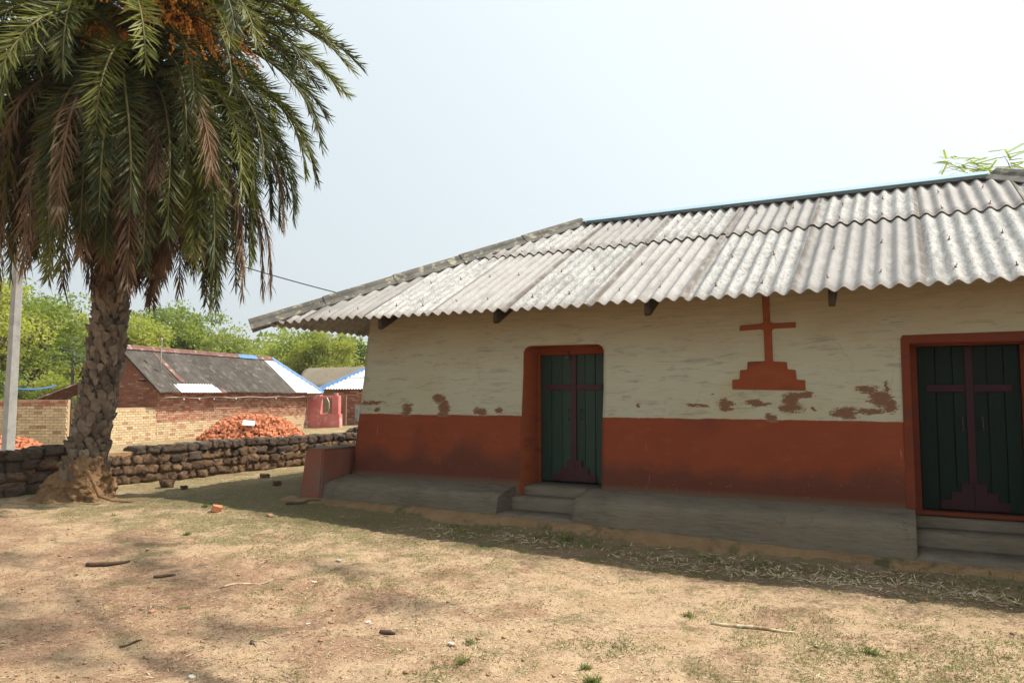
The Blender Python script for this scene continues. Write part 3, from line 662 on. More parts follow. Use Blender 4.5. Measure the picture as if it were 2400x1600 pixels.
# ---------------------------------------------------------------- stone wall
def stone_mesh(seed, m):
    r = np.random.default_rng(seed); bm = bmesh.new(); bmesh.ops.create_cube(bm, size=1)
    bmesh.ops.subdivide_edges(bm, edges=bm.edges[:], cuts=3, use_grid_fill=True)
    for v in bm.verts:
        c = v.co.copy(); s = c.normalized() * .62
        v.co = c.lerp(s, .20)
        n = float(fbm(np.array([c.x * 4 + seed]), np.array([c.y * 4]), np.array([c.z * 4]), 3, seed)[0])
        v.co *= 1 + n * .62
    me = bpy.data.meshes.new('stone'); bm.to_mesh(me); bm.free(); me.materials.append(m)
    for p in me.polygons: p.use_smooth = True
    return me
stones = [stone_mesh(s, MT['laterite']) for s in range(7)]; stones_d = [stone_mesh(s + 20, MT['laterite_dark']) for s in range(5)]
def poly_at(P, s):
    for a, b in zip(P[:-1], P[1:]):
        L = math.hypot(b[0] - a[0], b[1] - a[1])
        if s <= L: 
            f = s / L; return a[0] + (b[0] - a[0]) * f, a[1] + (b[1] - a[1]) * f, math.atan2(b[1] - a[1], b[0] - a[0])
        s -= L
    return P[-1][0], P[-1][1], 0
def plen(P): return sum(math.hypot(b[0] - a[0], b[1] - a[1]) for a, b in zip(P[:-1], P[1:]))
def stone_wall(path, courses, lmin, lmax, hc, label, topper, back=.0):
    e = empty('stone_wall', (path[0][0], path[0][1], 0), label=label, cat='stone wall'); o0 = Vector(e.location)
    L = plen(path); bm = bmesh.new()
    n = 40
    Vv = []; Ff = []
    for i in range(n + 1):
        x, y, a = poly_at(path, L * i / n * .999); nx, ny = -math.sin(a), math.cos(a)
        gz = H(x, y); hh = courses * hc * .86
        for s_, zz in ((.05, gz - .1), (.07, gz + hh), (.32, gz + hh), (.34, gz - .1)): Vv.append((x + nx * s_ - o0.x, y + ny * s_ - o0.y, zz))
    for i in range(n):
        for j in range(4): Ff.append((i * 4 + j, i * 4 + (j + 1) % 4, i * 4 + 4 + (j + 1) % 4, i * 4 + 4 + j))
    pymesh('mud_core', Vv, Ff, MT['mud'], e)
    for c in range(courses):
        s = random.uniform(-.1, 0)
        while s < L:
            ln = random.uniform(lmin, lmax); x, y, a = poly_at(path, max(0, s + ln / 2)); nx, ny = -math.sin(a), math.cos(a)
            gz = H(x, y)
            top = c == courses - 1
            if top and not topper(s / L): s += ln; continue
            hh = hc * random.uniform(.88, 1.1)
            pool = stones_d if (top or (c == courses - 2 and random.random() < .45)) else stones
            if lmax > .36 and random.random() < .7: pool = stones_d  # palm shadow on the left wall put in as dark stone colour
            me = random.choice(pool)
            dp = .26 if not top else .36
            z = gz + hc * (c + .5) + random.uniform(-.012, .012) + float(fbm(np.array([s * .8]), np.array([c * 0.]), o=2, s=3)[0]) * .06 * c / courses
            off = .12 if not top else .17
            inst('stone', me, (x + nx * off - o0.x, y + ny * off - o0.y, z), (random.uniform(-.09, .09), random.uniform(-.12, .12), a + random.uniform(-.15, .15)), (ln * 1.02, dp * random.uniform(.85, 1.15), hh * random.uniform(.92, 1.08)), e)
            if top and random.random() < .8:
                inst('stone', random.choice(stones_d), (x + nx * .36 - o0.x, y + ny * .36 - o0.y, z - .03), (0, 0, a + random.uniform(-.3, .3)), (ln * .95, .22, hh * .9), e)
            s += ln * .99
    return e
# path runs so that its left-hand normal points away from the yard
pathA = [(-10.75, 4.2), (-10.80, 5.56), (-10.90, 6.6)]
pathB = [(-10.92, 6.9), (-10.88, 7.73), (-10.72, 8.5), (-10.62, 9.63), (-10.5, 10.96), (-10.2, 12.3), (-9.6, 14.2)]
stone_wall(pathA, 4, .23, .40, .158, 'wall of big squared laterite blocks left of the palm trunk, palm shade in its colour', lambda t: True)
stone_wall(pathB, 4, .13, .27, .145, 'long low wall of rounded brown laterite stones right of the palm trunk', lambda t: t > .10)
ex = empty('stone_heap', (-10.0, 13.4, H(-10, 13.4)), label='heap of small dark stones on the far end of the low stone wall', cat='heap')
for i in range(60):
    u = random.uniform(-1.0, 1.0); v = random.gauss(0, .16)
    inst('stone', random.choice(stones_d), (u * .5 - .1, u * .75 + v, .58 + random.uniform(0, .2) * (1 - abs(u))), (random.random() * 3, random.random() * 3, random.random() * 3), (random.uniform(.12, .24),) * 2 + (random.uniform(.08, .13),), ex)
# fallen stones at the wall foot
k = 0
for (x, y, s_, lab) in ((-9.9, 7.55, .13, 'rough brown stone standing before the stone wall near the palm roots'), (-8.6, 8.5, .09, 'small reddish stone inside the shadow edge behind the brick fragment'), (-9.45, 7.5, .07, 'small dark stone at the shadow edge right of the palm roots'), (-9.6, 9.2, .1, 'flat brown stone near the foot of the low stone wall')):
    o = inst('loose_stone', stones[k], (x, y, H(x, y) + s_ * .3), (0, 0, k), (s_ * 1.3, s_, s_ * .9)); tag(o, lab, 'stone', 'stones fallen near the wall'); k += 1

# ---------------------------------------------------------------- palm
TR = [(-9.90, 6.24, .05, .30), (-9.86, 6.24, .55, .255), (-9.77, 6.25, 1.04, .218), (-9.66, 6.26, 1.52, .215), (-9.58, 6.27, 1.93, .218), (-9.50, 6.265, 2.52, .205), (-9.47, 6.26, 2.82, .205), (-9.42, 6.25, 3.29, .20),
      (-9.32, 6.25, 3.99, .18), (-9.24, 6.24, 4.70, .17), (-9.17, 6.21, 5.47, .16), (-9.10, 6.19, 6.35, .17), (-9.07, 6.18, 7.0, .14)]
palm = empty('date_palm', (-9.90, 6.24, 0), label='tall date palm with shaggy green and brown fronds and orange fruit', cat='palm tree'); PO = Vector(palm.location)
def trunk_at(z):
    for a, b in zip(TR[:-1], TR[1:]):
        if z <= b[2]:
            f = max(0, (z - a[2]) / (b[2] - a[2])); return Vector((a[0] + (b[0] - a[0]) * f, a[1] + (b[1] - a[1]) * f, z)), a[3] + (b[3] - a[3]) * f
    return Vector(TR[-1][:3]), TR[-1][3]
trunk = tube('trunk', [Vector(p[:3]) - PO for p in TR], [p[3] * .93 for p in TR], MT['bark'], palm, 18)
def stub_mesh(seed):
    r = random.Random(seed); w_, h_, t_ = .066, .14, .032
    # shield shape: x tangential, z up, y outward
    V = [(-w_ * .25, -.012, -h_ * .6), (w_ * .25, -.012, -h_ * .6), (w_, -.02, .02), (w_ * .6, -.01, h_ * .45), (-w_ * .6, -.01, h_ * .45), (-w_, -.02, .02),
         (-w_ * .38, .012, -h_ * .36), (w_ * .38, .012, -h_ * .36), (w_ * .75, .028, .01), (w_ * .50, t_, h_ * .40), (-w_ * .50, t_, h_ * .40), (-w_ * .75, .028, .01), (0, .035, 0.0), (0, t_ + .014, h_ * .5)]
    V = [(x + r.uniform(-.014, .014), y + r.uniform(-.007, .010), z + r.uniform(-.016, .016)) for x, y, z in V]
    F = [(0, 1, 7, 6), (1, 2, 8, 7), (2, 3, 9, 8), (4, 5, 11, 10), (5, 0, 6, 11), (3, 4, 10, 13), (3, 13, 9), (6, 7, 12), (7, 8, 12), (8, 9, 12), (9, 13, 12), (13, 10, 12), (10, 11, 12), (11, 6, 12)]
    me = bpy.data.meshes.new('leaf_base'); me.from_pydata(V, [], F); me.update(); me.materials.append(MT['stub'])
    return me
stub = [stub_mesh(s) for s in range(14)]
cnt = 0; z = .5; ring = 0
while z < 4.9:
    c, r_ = trunk_at(z); n = 11 if z < 3 else 10
    for j in range(n):
        a = 2 * math.pi * (j + (ring % 2) * .5 + ring * .07) / n + random.uniform(-.06, .06)
        zz = z + random.uniform(-.02, .02); c, r_ = trunk_at(zz)
        p = c + Vector((math.cos(a), math.sin(a), 0)) * (r_ * .93)
        facing = math.cos(a - math.atan2(-6.24, 9.9)) > -.25
        if not facing: continue
        sc = random.uniform(.8, 1.25) * (r_ / .215)
        inst('leaf_base', random.choice(stub), p - PO, (random.uniform(-.16, .10), random.uniform(-.25, .25), a - math.pi / 2), (sc, sc * random.uniform(.7, 1.6), sc * random.uniform(.9, 1.35)), trunk); cnt += 1
    z += .098; ring += 1
# broken spikes on the trunk sides
for z_, a_, l_ in ((2.75, -.35, .2), (2.9, 2.9, .22), (2.62, -.2, .13), (3.1, -.6, .12), (2.4, 3.0, .12), (3.25, 2.8, .2), (1.9, -.3, .1)):
    c, r_ = trunk_at(z_); d = Vector((math.cos(a_), math.sin(a_), 0)); p = c + d * r_ * .9 - PO
    tube('dry_stub', [p, p + d * l_ * .35 + Vector((0, 0, l_ * .6)), p + d * l_ * .6 + Vector((0, 0, l_ * 1.1))], [.022, .014, .006], MT['bark'], trunk, 4)
# crumbly soil and roots round the foot
def mound():
    nu, nv = 120, 46; A, T = np.meshgrid(np.linspace(0, 2 * np.pi, nu, endpoint=False), np.linspace(0, 1, nv))
    r = .225 + .16 * np.clip(1 - T, 0, 1) ** .6 + .16 * (1 - T) ** 8 + .03 * np.cos(A * 3 + 1)
    lob = np.exp(-((np.mod(A - math.radians(205) + np.pi, 2 * np.pi) - np.pi) / .7) ** 2) * np.clip(1 - T * 1.5, 0, 1) ** .6 * .24
    r = r + lob; z = T * .66
    x = np.cos(A) * r; y = np.sin(A) * r
    d = fbm(x * 4, y * 4, z * 4, 4, 12) * .22 + fbm(x * 15, y * 15, z * 15, 5, 14) * .17
    r2 = r + d; x = np.cos(A) * r2; y = np.sin(A) * r2; x = x + T * .08
    z = z + H(-9.9, 6.24) - .06 + fbm(x * 6, y * 6, o=2, s=40) * .05 * T
    gz = hgt(x + PO.x, y + PO.y); z[0] = gz[0] - .05
    idx = np.arange(nu * nv).reshape(nv, nu)
    F = np.stack([idx[:-1], np.roll(idx, -1, 1)[:-1], np.roll(idx, -1, 1)[1:], idx[1:]], -1).reshape(-1, 4)
    fobj('root_mound', np.stack([x, y, z], -1), F, MT['termite'], palm, True)
    rr = np.random.default_rng(5); P = []
mound()
tube('root', [Vector(p) - PO + Vector((0, 0, H(-9.2, 6.3))) for p in ((-9.42, 6.0, .42), (-9.30, 6.02, .25), (-9.24, 6.05, .1), (-9.12, 6.16, .04), (-8.98, 6.3, .02), (-8.86, 6.42, .0))], [.026, .024, .022, .02, .016, .01], MT['termite'], palm, 7)

def frond_arr(base, az, el, L, droop, nl, ll, wl, r, vee=.35, wob=.15, pw=1.2, fall=.0):
    n = 16; ds = L / n; p = np.array(base, float); pts = [p.copy()]; T = []
    for i in range(n):
        s = (i + .5) / n; e = max(R(-89), el - droop * s ** pw); a = az + wob * s
        t = np.array([math.cos(e) * math.cos(a), math.cos(e) * math.sin(a), math.sin(e)]); T.append(t); p = p + t * ds; pts.append(p.copy())
    pts = np.array(pts); T = np.array(T + [T[-1]])
    V, F = tube_arr(pts, [.026 * (1 - .85 * i / n) + .004 for i in range(n + 1)], 4, False)
    V = [tuple(v) for v in V]; nr = len(F)
    side0 = np.array([-math.sin(az), math.cos(az), 0])
    ss = np.repeat(np.linspace(.14, .995, nl), 2); sg = np.tile([1., -1.], nl)
    ss = np.clip(ss + r.uniform(-.004, .004, ss.size), 0, .999)
    f = ss * n; i0 = f.astype(int); fr = (f - i0)[:, None]
    P = pts[i0] * (1 - fr) + pts[np.minimum(i0 + 1, n)] * fr; t = T[i0] * (1 - fr) + T[np.minimum(i0 + 1, n)] * fr; t /= np.linalg.norm(t, axis=1)[:, None]
    sd = np.tile(side0, (ss.size, 1)); up = np.cross(t, sd) * -1; up /= np.linalg.norm(up, axis=1)[:, None] 
    up = np.where((up[:, 2] < 0)[:, None], -up, up); sd = np.cross(up, t)
    ang = np.radians(64 - 40 * ss) + r.normal(0, .15, ss.size); v_ = vee + r.normal(0, .38, ss.size)
    d = t * np.cos(ang)[:, None] + sd * (sg * np.sin(ang))[:, None] + up * (v_ * np.sin(ang))[:, None]; d /= np.linalg.norm(d, axis=1)[:, None]
    ln = ll * (.35 + .75 * np.sin(np.pi * np.clip(ss * .95, 0, 1)) ** .7) * r.uniform(.85, 1.12, ss.size)
    wv = np.cross(d, up); wv /= np.linalg.norm(wv, axis=1)[:, None] + 1e-6
    tw = r.normal(0, .7, ss.size)[:, None]; wv = wv * np.cos(tw) + np.cross(d, wv) * np.sin(tw)
    g = np.array([0, 0, -1.])
    m = P + d * (ln * .5)[:, None] + g * (ln * fall * .35)[:, None]; e = P + d * (ln * (1 - fall * .3))[:, None] + g * (ln * fall)[:, None]
    w2 = (wl * r.uniform(.8, 1.15, ss.size))[:, None] * .5
    base_i = len(V); Q = np.stack([P - wv * w2 * .5, P + wv * w2 * .5, m + wv * w2, m - wv * w2, e], 1).reshape(-1, 3)
    k = base_i + np.arange(ss.size) * 5
    FF = np.concatenate([np.stack([k, k + 1, k + 2, k + 3], -1)]); F3 = np.stack([k + 3, k + 2, k + 4], -1)
    return np.array(V), np.array(F), Q, FF, F3
def frond(name, *a, m=None, **k):
    V, F, Q, FF, F3 = frond_arr(*a, **k)
    me = bpy.data.meshes.new(name); allv = np.concatenate([V, Q])
    nq = len(F) + len(FF); nt = len(F3)
    me.vertices.add(len(allv)); me.vertices.foreach_set('co', allv.astype(np.float32).ravel())
    li = np.concatenate([F.ravel(), FF.ravel(), F3.ravel()]).astype(np.int32); me.loops.add(len(li)); me.loops.foreach_set('vertex_index', li)
    me.polygons.add(nq + nt); st = np.concatenate([np.arange(nq) * 4, nq * 4 + np.arange(nt) * 3]).astype(np.int32); me.polygons.foreach_set('loop_start', st)
    mi = np.zeros(nq + nt, dtype=np.int32); mi[:len(F)] = 1; me.polygons.foreach_set('material_index', mi)
    me.update(calc_edges=True); me.materials.append(m); me.materials.append(MT['rachis'] if m is not MT['frond_dead'] else m)
    return link(bpy.data.objects.new(name, me), palm)
ga = 2.399963
NG = 270
for i in range(NG):
    t = i / NG; az = i * ga + rng.uniform(-.2, .2)
    if t < .3 and i % 2: continue
    da = (az - math.atan2(-1, .6) + math.pi) % (2 * math.pi) - math.pi      # the heavy fruit bunches push the young fronds apart on this side
    if .12 < t < .5 and abs(da) < .5: continue
    z0 = 7.2 - 1.75 * t; c, r_ = trunk_at(z0)
    el = R(80 - 96 * t ** .7 + rng.uniform(-10, 10)); L = 2.3 + .85 * sstep(.1, .4, t) + rng.uniform(-.35, .3) - .2 * t
    droop = R(72 + 36 * t ** .5 + rng.uniform(-14, 16))
    base = c + Vector((math.cos(az), math.sin(az), 0)) * r_ * .8 - PO
    frond('frond', tuple(base), az, el, L, droop, 112, .34, .019, rng, m=MT['frond'] if rng.random() < .72 else MT['frond_pale'], wob=rng.uniform(-.6, .6), pw=1.0 + .35 * (1 - t))
ND = 96
for i in range(ND):
    t = i / ND; az = i * ga + rng.uniform(-.3, .3)
    if i % 2 == 0: z0, el, L, pw_ = 5.9 - .5 * t, R(12 + rng.uniform(-22, 16)), 3.0 + rng.uniform(-.55, .4), rng.uniform(.5, .85)      # reach out, then hang
    else: z0, el, L, pw_ = 5.5 - .75 * t, R(-4 - 40 * t + rng.uniform(-14, 14)), 2.25 + rng.uniform(-.5, .35) - .8 * t, rng.uniform(.4, .6)
    c, r_ = trunk_at(z0); base = c + Vector((math.cos(az), math.sin(az), 0)) * r_ * .9 - PO
    frond('dead_frond', tuple(base), az, el, L, R(108 + rng.uniform(-10, 10)), 80, .30, .018, rng, m=MT['frond_dead'], wob=rng.uniform(-.5, .5), pw=pw_, vee=.1, fall=.5)
# fruit bunches
def bunch(org, d, n, ln, seed, label=None):
    r = np.random.default_rng(seed); org = Vector(org) - PO; d = Vector(d).normalized()
    V, F = tube_arr([org, org + d * ln * .35 + Vector((0, 0, .05)), org + d * ln * .7], [.03, .025, .02], 6)
    V = [tuple(v) for v in V]; mi = [0] * len(F); fr = []
    tip = org + d * ln * .6
    for i in range(n):
        q = Vector(r.normal(0, 1, 3)).normalized(); q = (q * .75 + d * .9 + Vector((0, 0, .12))).normalized(); L = ln * r.uniform(.5, .95)
        pts = [tip]; v = q.copy(); p = tip.copy()
        for s_ in range(4): p = p + v * L / 4; v = (v + Vector((0, 0, -.34))).normalized(); pts.append(p.copy())
        a, b = tube_arr(pts, [.004] * 5, 3, False); o = len(V); V += [tuple(x) for x in a]; F += [tuple(j + o for j in f) for f in b]; mi += [0] * len(b)
        for s_ in np.linspace(.3, 1, 15):
            f = s_ * 4; j = min(3, int(f)); c = pts[j].lerp(pts[j + 1], f - j) + Vector(r.normal(0, .014, 3)); h = .0175
            o = len(V); V += [(c.x + h, c.y, c.z), (c.x - h, c.y, c.z), (c.x, c.y + h, c.z), (c.x, c.y - h, c.z), (c.x, c.y, c.z + h * 1.4), (c.x, c.y, c.z - h * 1.4)]
            for t3 in ((0, 2, 4), (2, 1, 4), (1, 3, 4), (3, 0, 4), (2, 0, 5), (1, 2, 5), (3, 1, 5), (0, 3, 5)): F.append(tuple(j + o for j in t3)); mi.append(1)
    o = pymesh('fruit_bunch', V, F, MT['fruit_stalk'], palm); o.data.materials.append(MT['fruit']); o.data.polygons.foreach_set('material_index', mi)
for (dz, d, n, ln, s_) in ((6.6, (.85, -.95, .5), 260, 1.35, 1), (6.7, (.45, -1, .55), 260, 1.4, 2), (6.5, (1, -.35, .25), 90, 1.05, 3), (6.3, (.5, -1, -.25), 110, .6, 4), (6.45, (1, .1, .0), 90, 1.35, 5), (6.6, (-.4, -1, .5), 130, .8, 6), (6.6, (.7, -1, .8), 140, .8, 7)):
    c, r_ = trunk_at(dz); bunch(c, d, n, ln, s_)

# ---------------------------------------------------------------- pole and wires
P0 = (-14.49, 7.71); pole = empty('concrete_pole', (*P0, 0), label='slim grey concrete electricity pole behind the stone wall', cat='pole')
bm = bmesh.new()
for zz, s_ in ((-.3, .085), (5.6, .06)):
    for sx, sy in ((-1, -1), (1, -1), (1, 1), (-1, 1)): bm.verts.new((sx * s_ + (zz) * .0, sy * s_, zz))
bm.verts.ensure_lookup_table(); v = bm.verts
for f in ((0, 1, 5, 4), (1, 2, 6, 5), (2, 3, 7, 6), (3, 0, 4, 7), (4, 5, 6, 7), (3, 2, 1, 0)): bm.faces.new([v[i] for i in f])
bmesh.ops.bevel(bm, geom=bm.edges[:], offset=.012, segments=1, affect='EDGES')
ps = obj('shaft', bm, MT['concrete'], palm); ps.parent = pole; ps.rotation_euler = (R(1.5), R(3.6), R(0)); ps.rotation_mode = 'XYZ'
box('insulator_bracket', .27, .65, -.17, -.12, 5.15, 5.2, MT['iron'], pole); 
for sx in (.38, .6): tube('insulator', [(sx, -.145, 5.2), (sx, -.145, 5.24), (sx, -.145, 5.28), (sx, -.145, 5.32)], [.02, .04, .025, .03], MT['white'], pole, 8)
def cable(name, a, b, sag, rad, m, label, n=24):
    a, b = Vector(a), Vector(b); P = [a.lerp(b, i / n) - Vector((0, 0, sag * 4 * (i / n) * (1 - i / n))) for i in range(n + 1)]
    return tag(tube(name, P, rad, m, None, 5), label, 'cable')

# ---------------------------------------------------------------- brick buildings behind
cube = {}
def brick_mesh(m):
    if m.name not in cube:
        bm = box_bm(-.5, .5, -.5, .5, -.5, .5); me = bpy.data.meshes.new('brick'); bm.to_mesh(me); bm.free(); me.materials.append(m); cube[m.name] = me
    return cube[m.name]
def brick_run(parent, ox, oy, z0, dirx, diry, length, hfun, pick, limit=300, far=False, lfun=None, bl=.225, bh=.078):
    """bricks along a line in the parent's frame; the face is on the right-hand side of the direction"""
    a = math.atan2(diry, dirx); nx, ny = diry, -dirx; items = []
    H_ = max(hfun(length * q / 20) for q in range(21)); c = 0
    while (c + 1) * bh <= H_ + 1e-6:
        s = -(c % 2) * bl / 2 - random.uniform(0, .03)
        while s < length:
            e = min(s + bl, length); b = max(s, 0)
            zc = (c + .5) * bh
            if e - b > .05 and hfun((b + e) / 2) >= (c + 1) * bh - 1e-6 and (lfun is None or lfun((b + e) / 2, zc)):
                items.append(((b + e) / 2, e - b, zc))
            s += bl
        c += 1
    if far: items.sort(key=lambda q: q[0] + q[2] * .1)
    V = []; F = []; 
    groups = {}
    for k, (s, ln, zc) in enumerate(items):
        m = pick(s, zc); out = random.uniform(-.004, .006)
        cx, cy = ox + dirx * s + nx * (out - .03), oy + diry * s + ny * (out - .03)
        if k < limit: inst('brick', brick_mesh(m), (cx, cy, z0 + zc), (random.uniform(-.01, .01), random.uniform(-.02, .02), a), (ln - .012, .09, bh - .013), parent)
        else:
            g = groups.setdefault(m.name, (m, [], [])); hx, hy, hz = (ln - .012) / 2, .045, (bh - .013) / 2; o = len(g[1])
            for sx in (-1, 1):
                for sy in (-1, 1):
                    for sz in (-1, 1): g[1].append((cx + dirx * hx * sx + nx * hy * sy, cy + diry * hx * sx + ny * hy * sy, z0 + zc + hz * sz))
            for f in ((0, 1, 3, 2), (4, 6, 7, 5), (0, 4, 5, 1), (2, 3, 7, 6), (1, 5, 7, 3), (0, 2, 6, 4)): g[2].append(tuple(o + q for q in f))
    for m, V, F in groups.values():
        o = pymesh('brickwork', V, F, m, parent); o['kind'] = 'stuff'
    return len(items)
def core(parent, ox, oy, z0, dirx, diry, length, hfun, m, n=24, th=.11):
    nx, ny = diry, -dirx; V = []; F = []
    for i in range(n + 1):
        s = length * i / n; h = hfun(min(length - .001, s + .001))
        for off in (-.02, -.02 - th):
            for zz in (z0 - .2, z0 + h): V.append((ox + dirx * s + nx * off, oy + diry * s + ny * off, zz))
    for i in range(n):
        a = i * 4; b = a + 4
        F += [(a, b, b + 1, a + 1), (a + 2, a + 3, b + 3, b + 2), (a + 1, b + 1, b + 3, a + 3)]
    F += [(0, 1, 3, 2), (n * 4, n * 4 + 2, n * 4 + 3, n * 4 + 1)]
    return pymesh('mortar_core', V, F, m, parent)
cream = lambda s, z: MT['brick_cream'] if random.random() < .9 else MT['brick_mixed']
# left compound wall: its face looks at the yard
wl = empty('brick_wall', (-24.3, 10.75, .02), label='cream dusted brick compound wall left of the palm with a row of red capping bricks', cat='brick wall')
dl = Vector((3.5, 1.85, 0)).normalized(); LL = 3.95
top = lambda s: 1.42
brick_run(wl, 0, 0, 0, dl.x, dl.y, LL, top, lambda s, z: cream(s, z) if z < 1.25 else random.choice([MT['brick_red'], MT['brick_mixed'], MT['brick_mixed']]), 330)
core(wl, 0, 0, 0, dl.x, dl.y, LL, top, MT['mortar_cream'])
# middle compound wall, running away to the brick house corner
CX_, CY_ = -22.0, 16.3; DV = Vector((-.225, .974, 0)).normalized()
wm = empty('brick_wall', (CX_ - DV.x * 3.3, CY_ - DV.y * 3.3, .02), label='cream brick compound wall between the palm trunk and the red gable', cat='brick wall')
brick_run(wm, 0, 0, 0, DV.x, DV.y, 3.3, lambda s: 1.18 + .06 * math.sin(s * 2), lambda s, z: cream(s, z) if z < 1.1 else MT['brick_red'], 330)
core(wm, 0, 0, 0, DV.x, DV.y, 3.3, lambda s: 1.15, MT['mortar_cream'])
# brick house
hs = empty('brick_house', (CX_, CY_, .03), label='small red brick gabled house with blackened corrugated roof behind the brick heap', cat='house')
WL = 9.55; EZ2 = 2.0; GW = 2.55; APZ = 3.14
def pick_long(s, z):
    r_ = random.random()
    if z < .62: return MT['brick_cream'] if r_ < .8 else MT['brick_mixed']
    if z < 1.25: return MT['brick_mixed'] if r_ < .7 else MT['brick_red']
    return MT['brick_red'] if r_ < .65 else MT['brick_mixed']
brick_run(hs, 0, 0, 0, DV.x, DV.y, WL, lambda s: EZ2 - .02, pick_long, 300, True, lambda s, z: not (.35 < s < .72 and z > 1.62))
core(hs, 0, 0, 0, DV.x, DV.y, WL, lambda s: EZ2 - .03, MT['mortar_red'])
gdir = Vector((-DV.y, DV.x, 0)); gz = lambda s: EZ2 - .05 + (1.06 * (1 - abs(s - GW / 2) / (GW / 2)))
# gable: run towards the corner so that the face looks at the yard
g0 = gdir * GW
brick_run(hs, g0.x, g0.y, 0, -gdir.x, -gdir.y, GW, gz, lambda s, z: MT['brick_red'] if random.random() < .93 else MT['brick_mixed'], 300)
core(hs, g0.x, g0.y, 0, -gdir.x, -gdir.y, GW, lambda s: gz(s) - .12, MT['mortar_red'])
box('vent_hole', -.02, .02, -.18, .18, 1.62, 1.90, MT['dark_void'], hs).location = DV * .53 + Vector((.012, 0, 0))
r2 = link(bpy.data.objects.new('roof', None), hs)
OH = .42; half = GW / 2; rise = APZ - EZ2; sl2 = math.atan2(rise, half)
c2, s2 = math.cos(sl2), math.sin(sl2)
out = Vector((DV.y, -DV.x, 0))     # out of the long wall
apex0 = gdir * half + Vector((0, 0, APZ))
def M4(o, u, v, n): return frame(o, u, v, n)
slope_len = (half + OH) / c2
# yard side slope: u along the ridge, v up the slope
eave0 = apex0 + out * (half + OH) - Vector((0, 0, slope_len * s2))
MY = M4(eave0, DV, (-out * c2 + Vector((0, 0, s2))), (out * s2 + Vector((0, 0, c2))))
k = 0; u = -.35
hip_u = 8.55                        # ridge ends here, hip falls to the far corner
eave_end = 10.2
hipn = [(MY @ Vector((eave_end, 0, 0)), None)]
pA = MY @ Vector((eave_end, 0, 0)); pB = MY @ Vector((hip_u, slope_len, 0)); hd = (pB - pA); hn = Vector((-hd.y, hd.x, 0)) ; 
if hn.dot(DV) < 0: hn = -hn
while u < eave_end:
    m = MT['dark_sheet'] if u < 7.5 else MT['white_sheet']
    cut = k in (1, 2)
    v0 = .45 if cut else random.uniform(-.03, .03)
    o = put('roof_sheet', sheet_mesh('roof_sheet', u, min(u + 1.08, eave_end), v0, slope_len, MY, m, .01 + .006 * (k % 2), [(pA, hn)], seg=6, amp=.022, pitch=.146), r2)
    u += 1.02; k += 1
o = put('roof_sheet', sheet_mesh('roof_sheet', .62, 2.75, -.02, .55, MY, MT['white_sheet'], .03, None, seg=6, amp=.018, pitch=.146), r2); o['label'] = 'short white patch sheet at the eave'
o = put('roof_sheet', sheet_mesh('roof_sheet', 2.5, 3.1, -.04, .50, MY, MT['rust_sheet'], .03, None, seg=4, amp=.018, pitch=.146), r2); o['label'] = 'rusty sheet beside the white patch'
o = put('roof_sheet', sheet_mesh('roof_sheet', 1.0, 1.25, .5, slope_len - .1, MY, MT['rust_sheet'], .05, None, seg=4, amp=.01, pitch=.146), r2); o['label'] = 'narrow rusty strip over a seam'
# far slope
eaveb = apex0 - out * (half + .9) - Vector((0, 0, (half + .9) / c2 * s2 * .82))
vb = (apex0 - eaveb); lb = vb.length; vb = vb.normalized(); nb = DV.cross(vb).normalized(); nb = nb if nb.z > 0 else -nb
MBk = M4(eaveb, DV, vb, nb); u = -.35
while u < 8.4:
    put('roof_sheet', sheet_mesh('roof_sheet', u, u + 1.08, 0, lb, MBk, MT['dark_sheet'], .01, None, seg=4, amp=.022, pitch=.146), r2); u += 1.02
# hip end slope
pC = MBk @ Vector((eave_end, 0, 0)); pD = pB
o = pymesh('hip_slope', [pA, pC, pB], [(0, 1, 2)], MT['white_sheet'], r2)
# ridge caps
def cap2(a, b, m, lab=None, wd=.13):
    o = cap('ridge_cap', Vector(a), Vector(b), m, wdt=wd, rad=.05, parent=r2, lift=.03)
    if lab: o['label'] = lab
ridge = lambda u: apex0 + DV * u
for i, (a, b, m) in enumerate(((-.4, 1.3, 'rust_sheet'), (1.28, 3.0, 'rust_sheet'), (2.98, 4.6, 'rust_sheet'), (4.58, 6.1, 'rust_sheet'), (6.08, 7.4, 'blue_strip'), (7.38, 8.7, 'rust_sheet'))): cap2(ridge(a), ridge(b), MT[m])
cap2(pB, pA, MT['blue_strip'], 'bright blue strip down the hip', .1)
# barge boards / dark rafters under the gable verge
vg = -.30
for sd_, ln_, e_ in ((1, half + OH, eave0), (-1, half + .9, eaveb)):
    a = apex0 + DV * vg - Vector((0, 0, .05)); b = e_ + DV * vg - Vector((0, 0, .05))
    tube('verge_rafter', [a, b], .05, MT['timber'], hs, 4, False)
tube('purlin_end', [DV * -.38 + gdir * .45 + Vector((0, 0, 2.02)), DV * .1 + gdir * .45 + Vector((0, 0, 2.02))], .03, MT['timber'], hs, 5)
pp = MY @ Vector((.45, .95, 0)); mast = tag(tube('thin_mast', [hs.location + pp, hs.location + pp + Vector((.0, 0, .65)), hs.location + pp + Vector((.02, 0, 1.15)), hs.location + pp + Vector((.0, .0, 1.2))], [.022, .02, .02, .05], MT['concrete'], None, 6), 'thin grey pipe mast standing on the blackened roof', 'mast')
